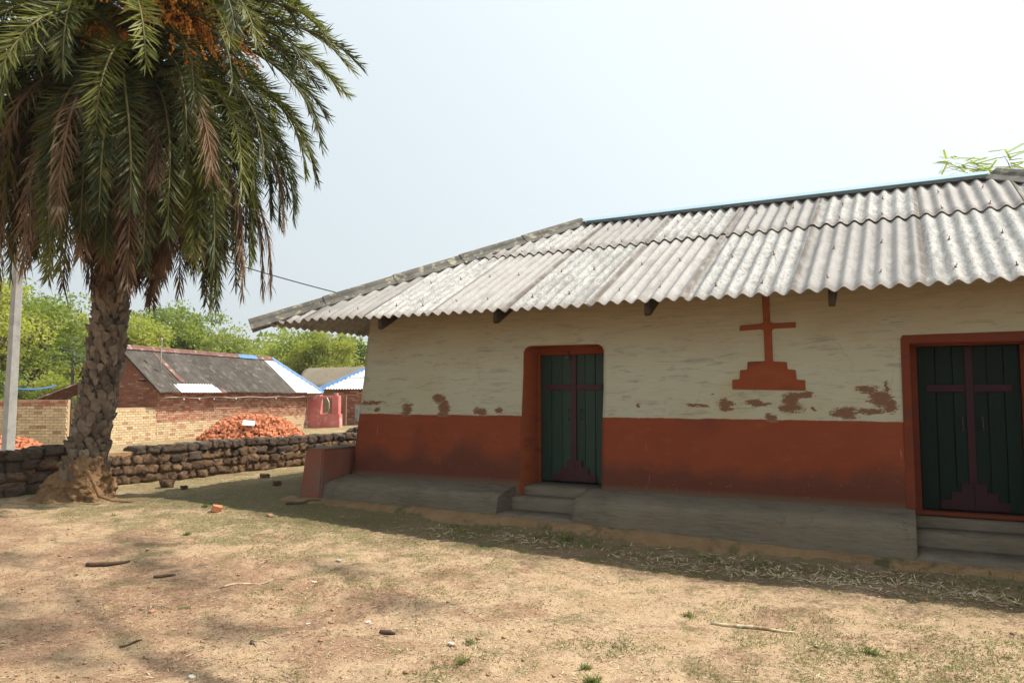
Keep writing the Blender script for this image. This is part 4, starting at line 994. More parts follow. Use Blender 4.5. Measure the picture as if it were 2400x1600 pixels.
# lamps strung under the eave
st = empty('light_string', (CX_, CY_, 0), label='string of small white bulbs under the eave of the brick house', cat='light string')
ew = [eave0 + DV * q + Vector((0, 0, -.14 + .02 * math.sin(q * 3))) + out * -.1 for q in np.linspace(0, 9, 24)]
tube('cord', ew, .008, MT['white'], st, 4)
for q in (.9, 1.7, 2.5, 3.8, 6.5):
    p = eave0 + DV * q + out * -.1 + Vector((0, 0, -.2)); 
    bm = bmesh.new(); bmesh.ops.create_uvsphere(bm, u_segments=8, v_segments=6, radius=.03)
    for v in bm.verts: v.co += p
    obj('bulb', bm, MT['white'], st, True)
# pink porch
pk = empty('porch', (CX_ + DV.x * 9.6, CY_ + DV.y * 9.6, .15), math.atan2(-DV.x, DV.y), label='pink plastered porch wall with a square opening at the far end of the brick house', cat='porch')
for n_, a in (('pillar', (0, .62, 0, .25, 0, 1.42)), ('pillar', (1.22, 1.55, 0, .25, .55, 1.38)), ('parapet', (0, 1.62, -.03, .26, -.2, .55)), ('lintel', (.58, 1.3, .02, .2, 1.26, 1.38)), ('pillar_cap', (1.3, 1.45, .02, .2, 1.38, 1.5)), ('back_panel', (.5, 1.3, 1.2, 1.3, 0, 1.4))):
    m = MT['mortar_red'] if n_ == 'back_panel' else MT['pink_wall']; box(n_, *a, m, pk, .01)
tube('bent_pipe', [(1.0, -.06, 1.3), (1.12, -.08, 1.1), (1.14, -.08, .85), (1.05, -.06, .6), (.8, -.05, .58)], .018, MT['white'], pk, 5)
# far house with white roof, right
fh = empty('brick_house', (-24.45, 28.0, .12), R(14), label='red brick house with new white corrugated roof edged in blue, partly behind the mud house', cat='house')
brick_run(fh, 0, 0, 0, 1, 0, 3.6, lambda s: 1.75, lambda s, z: random.choice([MT['brick_red'], MT['brick_red'], MT['brick_mixed']]), 300)
core(fh, 0, 0, 0, 1, 0, 3.6, lambda s: 1.74, MT['mortar_red'])
box('side_wall', 0, .1, .12, 4.5, -.2, 1.75, MT['mortar_red'], fh); box('plaster_patch', .95, 2.2, -.045, -.026, .15, .95, MT['concrete'], fh)
r3 = link(bpy.data.objects.new('roof', None), fh)
MW = frame((0, -.4, 1.72), (1, 0, 0), (0, c2 * 1.0, .0), (0, 0, 1)); sl = .62; cc = 1 / math.sqrt(1 + sl * sl)
MW = frame((0, -.4, 1.72), (1, 0, 0), (0, cc, sl * cc), (0, -sl * cc, cc)); u = -.75
while u < 4.2:
    put('roof_sheet', sheet_mesh('roof_sheet', u, u + 1.07, 0, 1.1, MW, MT['white_sheet'], .01, [((-.7, -.4, 0), (-1, 1, 0))], seg=6, amp=.022, pitch=.146), r3)
    put('roof_sheet', sheet_mesh('roof_sheet', u, u + 1.07, 1.05, 3., MW, MT['white_sheet'], .03, [((-.7, -.4, 0), (-1, 1, 0))], seg=6, amp=.022, pitch=.146), r3); u += 1.02
o = cap('hip_cap', Vector((-.75, -.45, 1.70)), Vector((1.9, 2.2, 1.72 + 2.6 * sl)), MT['blue_strip'], wdt=.1, rad=.05, parent=r3, lift=.04)
# thatched hut
th = empty('thatched_hut', (-29.9, 31.7, .15), R(20), label='old grey thatched hut roof between the two corrugated roofs', cat='hut')
V = []; F = []; n = 26; m_ = 12
for i in range(n + 1):
    for j in range(m_ + 1):
        t = j / m_ * 2 - 1; x = i / n * 6.0; zr = 3.05 - abs(t) ** 1.25 * 1.15 + float(fbm(np.array([x * 1.5]), np.array([t * 3]), o=3, s=2)[0]) * .2 - .12 * (1 - i / n)
        V.append((x + float(fbm(np.array([t * 4.]), np.array([x]), o=3, s=8)[0]) * .5 * (i == 0), t * 2.2, zr))
for i in range(n):
    for j in range(m_): a = i * (m_ + 1) + j; F.append((a, a + m_ + 1, a + m_ + 2, a + 1))
o = pymesh('thatch', V, F, MT['thatch'], th, True); md = o.modifiers.new('thick', 'SOLIDIFY'); md.thickness = .22
bm = bmesh.new(); q = [(-1.6, -.2), (1.6, -.2), (1.6, 1.75), (0, 2.5), (-1.6, 1.75)]
f = bm.faces.new([bm.verts.new((.35, y, z)) for y, z in q]); r_ = bmesh.ops.extrude_face_region(bm, geom=[f])
for v in r_['geom']:
    if isinstance(v, bmesh.types.BMVert): v.co.x = 5.6
bmesh.ops.recalc_face_normals(bm, faces=bm.faces); obj('hut_wall', bm, MT['mud'], th)
# lean-to sheet left of the gable
lt = empty('lean_to', (-22.9, 14.0, 0), R(30), label='rusty brown sheet roof on thin posts behind the palm trunk', cat='shelter')
MLn = frame((-.9, 0, 1.42), (0, 1, 0), (.93, 0, .37), (-.37, 0, .93)); put('roof_sheet', sheet_mesh('roof_sheet', -.5, 1.2, 0, 1.5, MLn, MT['rust_sheet'], .0, None, seg=6, pitch=.146, amp=.02), lt)
for x, y, h in ((-.8, -.4, 1.4), (-.8, 1.1, 1.4), (.4, -.4, 1.85), (.4, 1.1, 1.85)): tube('post', [(x, y, -.1), (x, y, h)], .035, MT['timber'], lt, 6)

# heaps of loose bricks
def heap(cx, cy, rx, ry, hmax, n, label, m, ang=0., small=1.):
    z0 = H(cx, cy); e = empty('brick_heap', (cx, cy, z0), ang, label=label, cat='brick heap')
    camd = (math.cos(-ang) * -cx - math.sin(-ang) * -cy, math.sin(-ang) * -cx + math.cos(-ang) * -cy); l = math.hypot(*camd); camd = (camd[0] / l, camd[1] / l)
    dome = []; nn = 18
    items = []
    for i in range(n):
        a = random.uniform(0, 2 * math.pi); r_ = math.sqrt(random.random())
        x, y = math.cos(a) * r_, math.sin(a) * r_
        env = (1 - r_ ** 2.6) * (.86 + .3 * float(fbm(np.array([x * 2.]), np.array([y * 2.]), o=2, s=6)[0]))
        z = hmax * env - random.uniform(0, .05)
        sc = small * random.choice([1, 1, 1, .55, .7])
        items.append((x * rx, y * ry, max(.03, z), (random.gauss(0, .6), random.gauss(0, .5), random.uniform(0, 6.28)), (.24 * sc, .12 * small, .082 * small)))
    items.sort(key=lambda q: -(q[0] * camd[0] + q[1] * camd[1]) - q[2] * .5)
    V = []; F = []
    for k, (x, y, z, ro, sc) in enumerate(items):
        if k < 300: inst('brick', brick_mesh(m), (x, y, z), ro, sc, e)
        else:
            M = Matrix.LocRotScale(Vector((x, y, z)), __import__('mathutils').Euler(ro), Vector(sc)); o = len(V)
            for sx in (-.5, .5):
                for sy in (-.5, .5):
                    for sz in (-.5, .5): V.append(M @ Vector((sx, sy, sz)))
            for f in ((0, 1, 3, 2), (4, 6, 7, 5), (0, 4, 5, 1), (2, 3, 7, 6), (1, 5, 7, 3), (0, 2, 6, 4)): F.append(tuple(o + q for q in f))
    if V: pymesh('loose_bricks', V, F, m, e)['kind'] = 'stuff'
    V = []; F = []; K = 16
    for j in range(7):
        for i in range(K):
            a = 2 * math.pi * i / K; r_ = j / 6; V.append((math.cos(a) * r_ * rx * .97, math.sin(a) * r_ * ry * .97, hmax * (1 - r_ ** 2.6) * .84 - .06))
    for j in range(6):
        for i in range(K): F.append((j * K + i, j * K + (i + 1) % K, (j + 1) * K + (i + 1) % K, (j + 1) * K + i))
    pymesh('rubble_core', V, F, MT['mortar_red'], e, True)
    return e
big = heap(-20.05, 18.65, 1.75, 1.1, .86, 1000, 'big heap of orange bricks before the brick house wall', MT['brick_orange'], R(43))
heap(-17.6, 9.2, 1.25, .8, .62, 420, 'heap of dull red bricks behind the pole at the left edge', MT['brick_orange'], R(30))
heap(-17.0, 21.6, 1.1, .6, .22, 200, 'low spread of broken bricks before the pink porch', MT['brick_orange'], R(40), .8)
o = box('paper_bag', -.19, .19, -.012, .012, -.12, .12, MT['white'], None, .004); o.location = big.location + Vector((.55, -.72, .58)); o.rotation_euler = (R(-50), .1, R(45)); tag(o, 'crumpled white and pale blue bag lying on the big brick heap', 'bag')
o = box('plank', -.38, .38, -.04, .04, -.015, .015, MT['straw'], None, .004); o.location = big.location + Vector((-.75, -.35, .80)); o.rotation_euler = (0, .18, R(35)); tag(o, 'short pale plank lying on top of the big brick heap', 'plank')

# ---------------------------------------------------------------- trees beyond
def rot_quads(n, r, size, aspect=.6):
    a = r.normal(0, 1, (n, 3)); a /= np.linalg.norm(a, axis=1)[:, None]; b = r.normal(0, 1, (n, 3)); b -= a * (a * b).sum(1)[:, None]; b /= np.linalg.norm(b, axis=1)[:, None]
    s = (size * r.uniform(.6, 1.3, n))[:, None]
    return a * s, b * s * aspect
def leaves(P, r, size, aspect=.6):
    n = len(P); a, b = rot_quads(n, r, size, aspect)
    V = np.stack([P - a, P - b * .9, P + a, P + b * .9], 1).reshape(-1, 3); F = np.arange(n * 4).reshape(n, 4); return V, F
LM = {'yellow': leafmat('yellow_green_leaves', (.20, .23, .06), (.32, .34, .105), .5, .48, .6, (.27, .28, .12)),
      'green': leafmat('mid_green_leaves', (.13, .175, .048), (.215, .26, .08), .5, .48, .6),
      'deep': leafmat('deep_green_leaves', (.035, .065, .022), (.06, .095, .032), .5, .35, .55),
      'pale': leafmat('pale_olive_leaves', (.18, .22, .07), (.28, .32, .12), .5, .4, .7)}
def tree(x, y, h, rad, kind, label, n=7000, size=.1, seed=1, clumps=26, squash=.75, trunk_h=.35, name='tree', low=.12, cr=.30):
    r = np.random.default_rng(seed); z0 = H(x, y) if math.hypot(x, y) < 90 else 0
    e = empty(name, (x, y, z0), label=label, cat='tree')
    V = []; F = []
    def add(P, rr, k=6):
        a, b = tube_arr(P, rr, k, False); o = len(V); V.extend(tuple(q) for q in a); F.extend(tuple(j + o for j in f) for f in b)
    tb = h * trunk_h; lean = r.uniform(-.3, .3, 2)
    add([(0, 0, -.2), (lean[0] * .3, lean[1] * .3, tb * .5), (lean[0], lean[1], tb), (lean[0] * 1.3, lean[1] * 1.3, h * .7)], [h * .028, h * .022, h * .018, h * .006], 8)
    cc = []
    for i in range(clumps):
        q = r.normal(0, 1, 3); q /= np.linalg.norm(q); rr_ = r.uniform(.35, 1.0)
        cz = h * (low + (1 - low) / 2); ch = h * (1 - low) / 2
        c = np.array([q[0] * rad * rr_ * .8, q[1] * rad * rr_ * .8, cz + q[2] * ch * rr_ * .88]); cc.append((c, rad * r.uniform(.6, 1.3) * cr))
        s_ = np.array([lean[0], lean[1], min(tb * r.uniform(.6, 1.2), c[2])])
        mid = (s_ + c) / 2 + r.normal(0, .12, 3) * rad * .4; add([tuple(s_), tuple(mid), tuple(c)], [h * .010, h * .006, h * .002], 4)
    pymesh('trunk', V, F, MT['tree_bark'], e, True)
    P = []
    for c, cr_ in cc:
        k = int(n / clumps); q = r.normal(0, 1, (k, 3)); q /= np.linalg.norm(q, axis=1)[:, None]
        rr_ = cr_ * r.uniform(.25, 1, (k, 1)) ** .6 * (1 + .35 * r.normal(0, 1, (k, 1)) * .5)
        q = q * rr_; q[:, 2] *= squash; P.append(c + q)
    P = np.concatenate(P); P = P[P[:, 2] > .05]
    Vv, Ff = leaves(P, r, size); fobj('crown', Vv, Ff, LM[kind], e)
    return e
def tpos(px, D):           # bearing of a column of the view, at distance D along the view axis
    a = math.atan((px - 1176) / 1699.) - R(27.9); rr = D / math.cos(math.atan((px - 1176) / 1699.)); return rr * math.sin(a), rr * math.cos(a)
TREES = [(-60, 34, 8.2, 3.6, 'yellow', 'tall yellow green tree at the left edge behind the pole'),
 (60, 38, 7.6, 3.8, 'green', 'broad green tree just right of the pole'),
 (130, 44, 7.2, 3.5, 'yellow', 'yellow green tree whose crown shows left of the palm trunk'),
 (215, 46, 6.0, 2.8, 'deep', 'dark leaved tree directly behind the palm trunk'),
 (300, 42, 6.3, 3.2, 'yellow', 'yellow green tree above the red brick gable'),
 (360, 47, 7.2, 3.4, 'green', 'green domed tree above the left half of the blackened roof'),
 (440, 46, 7.4, 3.3, 'green', 'tall rounded green tree above the middle of the blackened roof'),
 (520, 44, 5.6, 2.6, 'pale', 'sparse twiggy olive tree right of the tall rounded tree'),
 (560, 56, 5.2, 3.0, 'pale', 'pale hazy bush tree in the dip of the tree line'),
 (620, 58, 6.0, 3.6, 'yellow', 'pale yellow green tree below the roof corner of the mud house'),
 (690, 52, 6.2, 3.4, 'green', 'bright green tree above the thatched hut'),
 (740, 50, 6.4, 3.2, 'yellow', 'bright yellow green tree left of the mud house wall'),
 (800, 54, 5.6, 2.8, 'deep', 'dark green tree above the blue edged roof beside the mud house wall'),
 (880, 60, 6.0, 3.4, 'green', 'green tree mostly hidden behind the mud house')]
for i, (px, D, h, rad, kd, lab) in enumerate(TREES):
    x, y = tpos(px, D); tree(x, y, h, rad, kd, lab, n=12000 if kd != 'pale' else 6000, size=.10, seed=40 + i, clumps=60, cr=.24)
SH = [(20, 25, 1.9, 1.3, 'green', 'low green bush above the brick wall right of the pole'), (95, 27, 2.6, 1.5, 'yellow', 'leafy bush rising over the middle of the left brick wall'), (150, 28, 2.3, 1.2, 'yellow', 'bush with small leaves over the right end of the left brick wall'), (-30, 26, 2.6, 1.5, 'yellow', 'bush at the left edge over the brick wall')]
for i, (px, D, h, rad, kd, lab) in enumerate(SH):
    x, y = tpos(px, D); tree(x, y, h, rad, kd, lab, n=4200, size=.06, seed=140 + i, clumps=22, name='bush', low=.02)
# papaya-like plant with big lobed leaves
def papaya(x, y, h, label):
    e = empty('papaya_plant', (x, y, H(x, y)), label=label, cat='plant'); tube('stem', [(0, 0, 0), (.05, 0, h * .5), (0, .05, h)], [.07, .06, .04], MT['tree_bark'], e, 7)
    r = random.Random(3)
    for i in range(24):
        a = i * ga; el = r.uniform(-.2, .9); L = r.uniform(.4, .75); d = Vector((math.cos(a) * math.cos(el), math.sin(a) * math.cos(el), math.sin(el)))
        b = Vector((0, .05, h - r.random() * .5)); c = b + d * L; V, F = tube_arr([b, c], .012, 3, False); V = [tuple(v) for v in V]
        n = len(V); V.append(tuple(c)); up = Vector((0, 0, 1)); sd_ = d.cross(up).normalized(); f2 = (d - up * .4).normalized()
        for q in range(15):
            an = -2.6 + 5.2 * q / 14; rr_ = (.30 if q % 2 == 0 else .13); V.append(tuple(c + (f2 * math.cos(an) + sd_ * math.sin(an)) * rr_ - up * .06 * (q % 2 == 0)))
        for q in range(14): F.append((n, n + 1 + q, n + 2 + q))
        pymesh('leaf', V, F, LM['deep'], e)
x, y = tpos(165, 26); papaya(x, y, 3.1, 'plant with big lobed blue green leaves just left of the palm trunk')
x, y = tpos(10, 25.5); papaya(x, y, 1.9, 'low plant with big lobed leaves above the brick wall behind the pole')
# far wood that closes the horizon
def wood():
    r = np.random.default_rng(9); n = 26000; px = r.uniform(-600, 1500, n); D = r.uniform(62, 78, n)
    a = np.arctan((px - 1176) / 1699.) - R(27.9); rr = D / np.cos(np.arctan((px - 1176) / 1699.)); x = rr * np.sin(a); y = rr * np.cos(a)
    top = 5.0 + 2.6 * vnoise(px / 90., px * 0, s=3) + 1.2 * vnoise(px / 27., px * 0, s=5); z = top * r.uniform(0, 1, n) ** .75
    V, F = leaves(np.stack([x, y, z], -1), r, .28); o = fobj('far_wood', V, F, LM['green']); tag(o, 'hazy far belt of trees closing the horizon behind the village', 'trees', kind='stuff')
wood()
# tree behind the mud house, right: feathery twigs over the roof end
def feathery(x, y, z0, label):
    e = empty('feathery_tree', (x, y, z0), label=label, cat='tree'); r = random.Random(8)
    tube('trunk', [(0, 0, 0), (.1, 0, 2.4), (-.1, .1, 4.6), (-.3, 0, 5.9)], [.11, .09, .06, .02], MT['tree_bark'], e, 8)
    V = []; F = []; LV = []; 
    for i in range(26):
        b = Vector((-.15, 0, 4.2 + i * .075)); a = r.uniform(0, 6.28) if i > 7 else math.pi + r.uniform(-1.0, .6); L = r.uniform(.7, 1.35); d = Vector((math.cos(a), math.sin(a), r.uniform(.1, .7))).normalized()
        P = [b, b + d * L * .5, b + d * L - Vector((0, 0, .1))]; A, B = tube_arr(P, [.010, .007, .003], 4, False); o = len(V); V += [tuple(v) for v in A]; F += [tuple(j + o for j in f) for f in B]
        for s_ in np.linspace(.3, 1.05, 12):
            c = b + d * L * s_; aa = r.uniform(0, 6.28); dd = Vector((math.cos(aa), math.sin(aa), r.uniform(-.5, .25))).normalized(); sd_ = dd.cross(Vector((0, 0, 1))).normalized()
            for q in np.linspace(.03, .36, 22):
                for sg in (-1, 1): LV.append((c + dd * q, (sd_ * sg + dd * .5).normalized()))
    pymesh('branches', V, F, MT['tree_bark'], e)
    V = []; F = []
    for p, d in LV:
        w_ = d.cross(Vector((0, 0, 1))).normalized() * .009 + Vector((0, 0, .004)); o = len(V); V += [tuple(p), tuple(p + d * .03 + w_), tuple(p + d * .06), tuple(p + d * .03 - w_)]; F.append((o, o + 1, o + 2, o + 3))
    pymesh('foliage', V, F, LM['green'], e)
feathery(2.05, 16.2, -.35, 'slender feathery leaved tree tip showing above the right end of the roof')

# tall tree right of the house whose long limb hangs over the yard, above the picture
def shade_tree():
    ox, oy = 6.9, 5.1
    e = empty('tall_tree', (ox, oy, 0), label='tall tree right of the yard whose high limb dapples the lower left ground with shade', cat='tree'); r = np.random.default_rng(21)
    V = []; F = []
    def add(P, rr, k=6):
        a, b = tube_arr([Vector(q) for q in P], rr, k, False); o = len(V); V.extend(tuple(q) for q in a); F.extend(tuple(j + o for j in f) for f in b)
    limb = [(0, 0, 5.5), (-1.2, .8, 8.2), (-2.4, 1.9, 10.6), (-3.6, 3.0, 12.4), (-4.6, 3.7, 13.1), (-5.6, 4.2, 13.4)]
    add([(0, 0, -.3), (.1, 0, 2.5), (0, 0, 5.5), (.4, -.3, 9), (.8, -.6, 12.5)], [.34, .28, .24, .15, .04], 10); add(limb, [.13, .10, .07, .05, .03, .01], 7)
    cc = []
    for i in range(15):
        s_ = 3. + 2. * i / 14; j = min(4, int(s_)); b = np.array(limb[j]) * (1 - s_ + j) + np.array(limb[j + 1]) * (s_ - j); c = b + r.normal(0, 1, 3) * np.array([.9, .9, .35]); add([b, (b + c) / 2, c], [.02, .012, .006], 4); cc.append((c, .26))
    for i in range(30):
        q = r.normal(0, 1, 3); q /= np.linalg.norm(q); c = np.array([.7, -.8, 11.]) + q * np.array([2.0, 2.0, 1.6]); add([(.3, -.2, 8.), (c + [.3, -.2, 8.5]) / 2, c], [.05, .03, .01], 4); cc.append((c, .8))
    P = np.concatenate([c + r.normal(0, 1, (int(150 * k / .34), 3)) * k * .55 * np.array([1.5, .8, .5]) for c, k in cc])
    pymesh('trunk', V, F, MT['tree_bark'], e, True); a, b = leaves(P, r, .06); fobj('crown', a, b, LM['green'], e)
shade_tree()
cable('overhead_cable', (-13.95, 7.6, 5.25), (-9.9, 15.2, 3.5), .22, .012, MT['wire'], 'thin black cable from the concrete pole to the back of the mud house')
cable('clothes_line', (-14.4, 7.75, 1.70), (-21.4, 12.6, 1.85), .05, .02, MT['rope_blue'], 'blue line running from the pole over the brick wall')

# ---------------------------------------------------------------- heat haze over the village
hm = bpy.data.materials.new('haze_air'); hm.use_nodes = True; ht = hm.node_tree; ht.nodes.clear(); ho = ht.nodes.new('ShaderNodeOutputMaterial'); hv = ht.nodes.new('ShaderNodeVolumePrincipled')
hv.inputs['Color'].default_value = (.92, .96, 1, 1); hv.inputs['Density'].default_value = .0005; hv.inputs['Anisotropy'].default_value = .2; ht.links.new(hv.outputs[0], ho.inputs['Volume'])
tag(box('haze', -430, 430, -430, 440, -3.5, 22, hm), kind='stuff', label='pale heat haze over the yard and the far trees')
# ---------------------------------------------------------------- ground cover
def wedge(n, dmin, dmax, r):        # random ground points inside the view
    D = dmin * (dmax / dmin) ** r.uniform(0, 1, n); px = r.uniform(-60, 2410, n)
    a = np.arctan((px - 1176) / 1699.) - R(27.9); rr = D / np.cos(np.arctan((px - 1176) / 1699.)); return rr * np.sin(a), rr * np.cos(a)
def blades(name, x, y, r, l0, l1, wd, m, tilt, label, cat, bend=.3):
    n = len(x); z = hgt(x, y); a = r.uniform(0, 2 * np.pi, n); L = r.uniform(l0, l1, n); t = np.abs(r.normal(tilt[0], tilt[1], n)); t = np.clip(t, 0.02, 1.5)
    d = np.stack([np.cos(a) * np.cos(t), np.sin(a) * np.cos(t), np.sin(t)], -1); s = np.stack([-np.sin(a), np.cos(a), r.normal(0, .25, n)], -1); P = np.stack([x, y, z + .002], -1)
    W = (wd * r.uniform(.6, 1.3, n))[:, None] * .5; M_ = P + d * (L * .55)[:, None]; E = P + d * L[:, None]; E[:, 2] -= L * bend * .3 * np.sin(t)
    E[:, :2] += (r.normal(0, .12, (n, 2)) * L[:, None])
    V = np.stack([P - s * W * .6, P + s * W * .6, M_ + s * W, E, M_ - s * W], 1).reshape(-1, 3); V[:, 2] = np.maximum(V[:, 2], np.repeat(z, 5) - .004)
    k = np.arange(n) * 5; F = np.stack([k, k + 1, k + 2, k + 3, k + 4], -1)
    return tag(fobj(name, V, F, m), label, cat, kind='stuff')
r = np.random.default_rng(77)
def inhouse(x, y): return (y > 7.45) & (x > -7.6)
x, y = wedge(260000, 3.0, 15, r)
dens = fbm(x * 1.6, y * 1.6, o=4, s=51) + .55 * fbm(x * 7, y * 7, o=2, s=52)
zone = .05 * sstep(4.3, 5.5, y) + .15 * sstep(-3.0, -6.0, x) * sstep(4.6, 5.6, y) - .16 * sstep(-2, -4.2, x) * sstep(5.2, 4.2, y) + .01 * sstep(-2, 0, x)
for cx_, cy_, rx_, ry_ in ((-1.55, 4.55, .55, .35), (-.85, 4.3, .5, .3), (.15, 4.75, .5, .3), (-2.4, 4.1, .3, .25), (-.6, 5.4, .5, .25), (-5.2, 6.2, 1.1, .4), (-7.2, 6.5, 1.2, .5), (-3.6, 5.7, .6, .3), (.3, 5.6, .5, .3)): zone = zone + .17 * np.exp(-((x - cx_) / rx_) ** 2 - ((y - cy_) / ry_) ** 2)
keep = (dens + zone > .105 + r.uniform(0, .17, x.size)) & ~inhouse(x, y) & (x > -10.9) & (np.hypot(x + 9.9, y - 6.24) > .75)
x, y = x[keep][:80000], y[keep][:80000]
blades('grass', x, y, r, .008, .028, .0045, MT['grass'], (.45, .35), 'small green grass tufts scattered over the dry sandy yard', 'grass')
x, y = wedge(130000, 3.2, 14, r); dens = fbm(x * 1.1, y * 1.1, o=4, s=61)
sh = np.exp(-((y - 7.15) / .35) ** 2) * sstep(-6.6, -4.2, x)
keep = ((r.uniform(0, 1, x.size) < .09 + .16 * (dens > .06) + .75 * sh * (dens > -.08)) & ~inhouse(x, y) & (x > -10.8) & (np.hypot(x + 9.9, y - 6.24) > .8))
x, y = x[keep][:40000], y[keep][:40000]; 
nearp = (np.exp(-((y - 7.15) / .4) ** 2) > .4) & (x > -5.) & (r.uniform(0, 1, x.size) < .5)
blades('straw_litter', x, y, r, .012, .06, .005, MT['straw'], (.02, .10), 'short dry straw and leaf scraps strewn over the yard', 'litter', 0)
blades('straw_litter', x[nearp], y[nearp] , r, .04, .13, .008, MT['straw'], (.06, .2), 'long dry straw blades along the foot of the mud bench', 'litter', .1)
xx = r.uniform(-5.2, 1.2, 2600); yy = 7.32 + r.normal(0, .14, 2600); k = (fbm(xx * 1.7, yy * 2, o=3, s=71) > -.02 + .1 * (xx < -2.6)); 
blades('grass', xx[k], yy[k], r, .02, .08, .006, MT['grass'], (.7, .4), 'green grass at the foot of the mud bench', 'grass')
x, y = wedge(22000, 3.2, 12, r); k = (fbm(x * 1.3, y * 1.3, o=3, s=81) > -.05) & ~inhouse(x, y) & (x > -10.5) & (np.hypot(x + 9.9, y - 6.24) > .8); x, y = x[k], y[k]
blades('fine_twigs', x, y, r, .015, .085, .003, MT['twig'], (.02, .05), 'thin dark twigs and stems scattered over the yard', 'litter', 0)
# pebbles
x, y = wedge(16000, 3.0, 11, r); lw = sstep(-1.5, -4.5, x) * sstep(6, 4.5, y); k = (r.uniform(0, 1, x.size) < .3 + .7 * lw) & ~inhouse(x, y) & (x > -10.5); x, y = x[k], y[k]; n = len(x)
s_ = r.uniform(.003, .010, n) * (1 + (r.uniform(0, 1, n) > .97) * 1.2); z = hgt(x, y); o8 = np.array([(1, 0, 0), (-1, 0, 0), (0, 1, 0), (0, -1, 0), (0, 0, 1.), (0, 0, -.6)]) 
o8 = o8[None] * (s_[:, None, None]) * r.uniform(.6, 1.4, (n, 6, 1)) * np.array([1, 1, .6]); V = (np.stack([x, y, z + s_ * .3], -1)[:, None] + o8).reshape(-1, 3)
T8 = np.array([(0, 2, 4), (2, 1, 4), (1, 3, 4), (3, 0, 4), (2, 0, 5), (1, 2, 5), (3, 1, 5), (0, 3, 5)]); F = (np.arange(n)[:, None, None] * 6 + T8[None]).reshape(-1, 3)
tag(fobj('gravel', V, F, MT['pebble']), 'fine reddish gravel and pebbles over the yard', 'gravel', kind='stuff')

# ---------------------------------------------------------------- single things on the ground
def stick(name, x, y, L, ang, rad, m, label, cat='stick', bend=.0, k=7, n=8):
    P = []; Rr = []
    for i in range(n + 1):
        s = i / n - .5; px_, py_ = x + math.cos(ang) * s * L - math.sin(ang) * bend * (s * s - .1) * L, y + math.sin(ang) * s * L + math.cos(ang) * bend * (s * s - .1) * L
        P.append((px_, py_, H(px_, py_) + rad * .8)); Rr.append(rad * (1.05 - .75 * abs(s + .15) ** 1.5 * 1.6) * random.uniform(.9, 1.1))
    return tag(tube(name, P, [max(.002, q) for q in Rr], m, None, k), label, cat)
def grd(px, py):   # where a sight line over this pixel meets the yard
    f, s_ = R(4.07), R(27.9); F_ = 1699.; u = (px - 1176) / F_; v = -(py - 784) / F_
    fx = Vector((-math.sin(s_) * math.cos(f), math.cos(s_) * math.cos(f), math.sin(f))); rx = Vector((math.cos(s_), math.sin(s_), 0)); ux = rx.cross(fx); d = fx + rx * u + ux * v; z = 0
    for _ in range(4): t = (z - 1.6) / d.z; p = d * t; z = H(p.x, p.y)
    return p.x, p.y
x, y = grd(498, 1172)
bm = box_bm(-.055, .055, -.05, .05, -.035, .04, .008)
for v in bm.verts: v.co += Vector((random.uniform(-.01, .01), random.uniform(-.01, .01), random.uniform(-.012, .008)))
o = obj('brick_fragment', bm, MT['brick_orange']); o.location = (x, y, H(x, y) + .03); o.rotation_euler = (.1, .2, .9); tag(o, 'broken half of an orange brick at the shadow edge', 'brick')
x, y = grd(697, 1155); stick('stick', x, y, .46, R(28), .02, MT['twig'], 'dark round stick lying before the red end block')
x, y = grd(248, 1296); stick('driftwood_branch', x, y, .34, R(50), .02, MT['twig'], 'curved brown piece of wood lying in the lit left part of the yard', 'stick', .5)
x, y = grd(378, 1323); stick('stick', x, y, .17, R(50), .014, MT['twig'], 'short dark stick between the curved wood and the long dry stem')
x, y = grd(890, 1457); stick('wood_chip', x, y, .11, R(15), .017, MT['twig'], 'short stubby dark wood chip in the middle foreground', 'wood chip')
x, y = grd(565, 1337); stick('dry_stem', x, y, .42, R(52), .008, MT['straw'], 'long pale brown dry stem lying in the left middle of the yard')
x, y = grd(300, 1483); stick('stick', x, y, .13, R(60), .009, MT['twig'], 'thin dark stick in the reddish gravel at lower left')
x, y = grd(580, 1480); stick('stick', x, y, .14, R(-30), .007, MT['twig'], 'small dark bent twig in the lower left centre', bend=.4)
x, y = grd(1728, 1442); stick('rope_stem', x, y, .56, R(8), .012, MT['straw'], 'long braided looking dry stem in the right foreground', bend=.12)
x, y = grd(610, 1470); stick('dry_stem', x, y, .20, R(20), .004, MT['straw'], 'arched thin orange stem right of the lower left gravel', bend=.6)
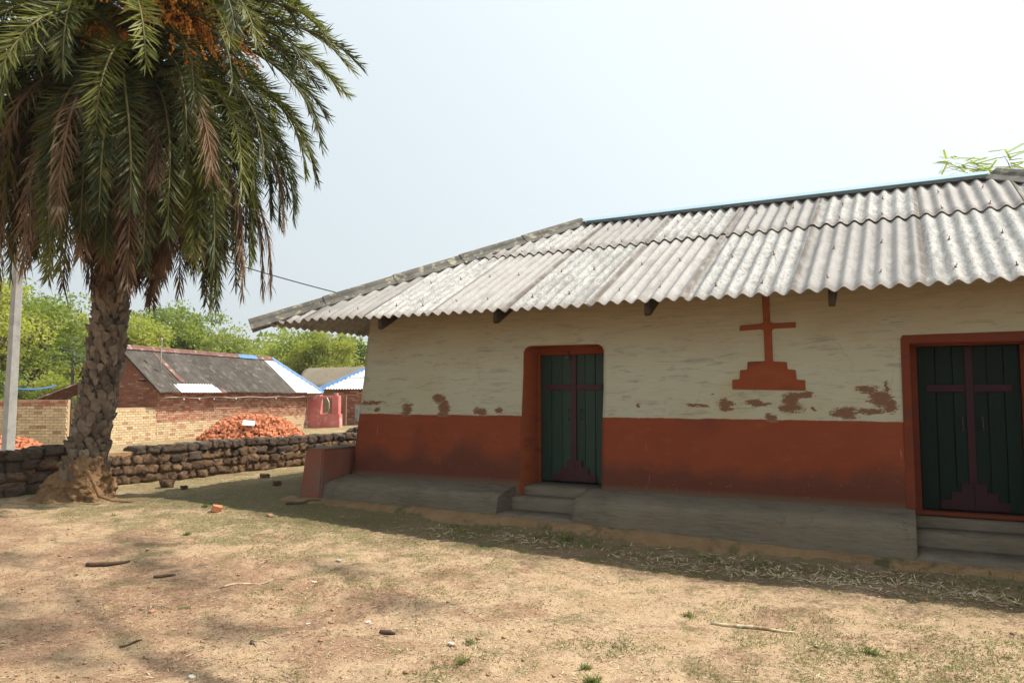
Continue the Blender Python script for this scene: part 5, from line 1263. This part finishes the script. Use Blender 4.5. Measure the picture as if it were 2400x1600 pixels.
for i, (px, py, s_, lab) in enumerate(((778, 1288, .022, 'white scrap beside the straws left of centre'), (708, 1434, .015, 'tiny white pebble near the lower left gravel'), (846, 1430, .02, 'white flat scrap above the stubby wood chip'), (1036, 1480, .018, 'white scrap right of the stubby wood chip'), (1014, 1450, .014, 'small pale scrap up right of the wood chip'), (348, 1406, .024, 'pale round pebble in the shaded gravel at left'), (440, 1557, .022, 'whitish stone at the bottom edge left of centre'), (722, 1330, .018, 'rounded white pebble below the straws'), (1375, 1325, .014, 'small white scrap just outside the house shadow'), (620, 1186, .045, 'small brown stone in the grass right of the brick fragment'))):
    x, y = grd(px, py); m = stones[i % 7].copy(); m.materials.clear(); m.materials.append(MT['scrap'] if i < 9 and i != 5 else MT['pebble'])
    o = inst('scrap' if i < 9 else 'loose_stone', m, (x, y, H(x, y) + s_ * .3), (0, 0, i), (s_ * 2, s_ * 1.3, s_ * .7)); tag(o, lab, 'scrap' if i < 9 else 'stone', 'pale scraps on the yard' if i < 9 else 'stones fallen near the wall')
def weed(px, py, n, L, label, w_=.012, flat=.5):
    x, y = grd(px, py); e = empty('weed', (x, y, H(x, y)), label=label, cat='weed'); V = []; F = []
    for i in range(n):
        a = random.uniform(0, 6.28); t = random.uniform(flat * .3, flat + .6); b = Vector((random.gauss(0, L * .3), random.gauss(0, L * .3), 0)); l = L * random.uniform(.5, 1.1); d = Vector((math.cos(a) * math.cos(t), math.sin(a) * math.cos(t), math.sin(t))); s_ = Vector((-math.sin(a), math.cos(a), 0)) * w_ * .5
        o = len(V); V += [b - s_ * .4, b + s_ * .4, b + d * l * .55 + s_, b + d * l, b + d * l * .55 - s_]; F.append((o, o + 1, o + 2, o + 3, o + 4))
    pymesh('leaves', V, F, MT['grass'], e)
weed(427, 1397, 16, .06, 'fresh green leaf sprig in the shaded gravel at left', .012, .1)
weed(262, 1184, 40, .05, 'round tuft of grass below the palm root', .006)
weed(430, 1228, 90, .05, 'bright tuft of grass left of the brick fragment', .006)
weed(470, 1166, 60, .05, 'bright green weed inside the shadow edge', .01)
weed(1080, 1478, 40, .06, 'small tuft of grass right of the wood chip', .006)
weed(1360, 1567, 110, .06, 'leafy tuft at the bottom edge near the middle', .009, .3)
weed(1345, 1535, 60, .05, 'grass tuft at the bottom centre right', .008, .3)
weed(2000, 1500, 60, .06, 'patch of grass in the right foreground', .008, .3)
weed(1580, 1415, 50, .06, 'spiky weed below the shadow edge right of centre', .007, .6)
weed(1065, 1515, 120, .05, 'grey green creeping patch at the bottom centre', .006, .1)
weed(1700, 1252, 60, .10, 'dark green tuft at the foot of the bench under the wall cross', .008, .7)
weed(1300, 1223, 50, .09, 'green tuft at the foot of the bench corner by the steps', .008, .7)
weed(470, 1068, 50, .09, 'tall weed at the foot of the low stone wall', .012, .8)
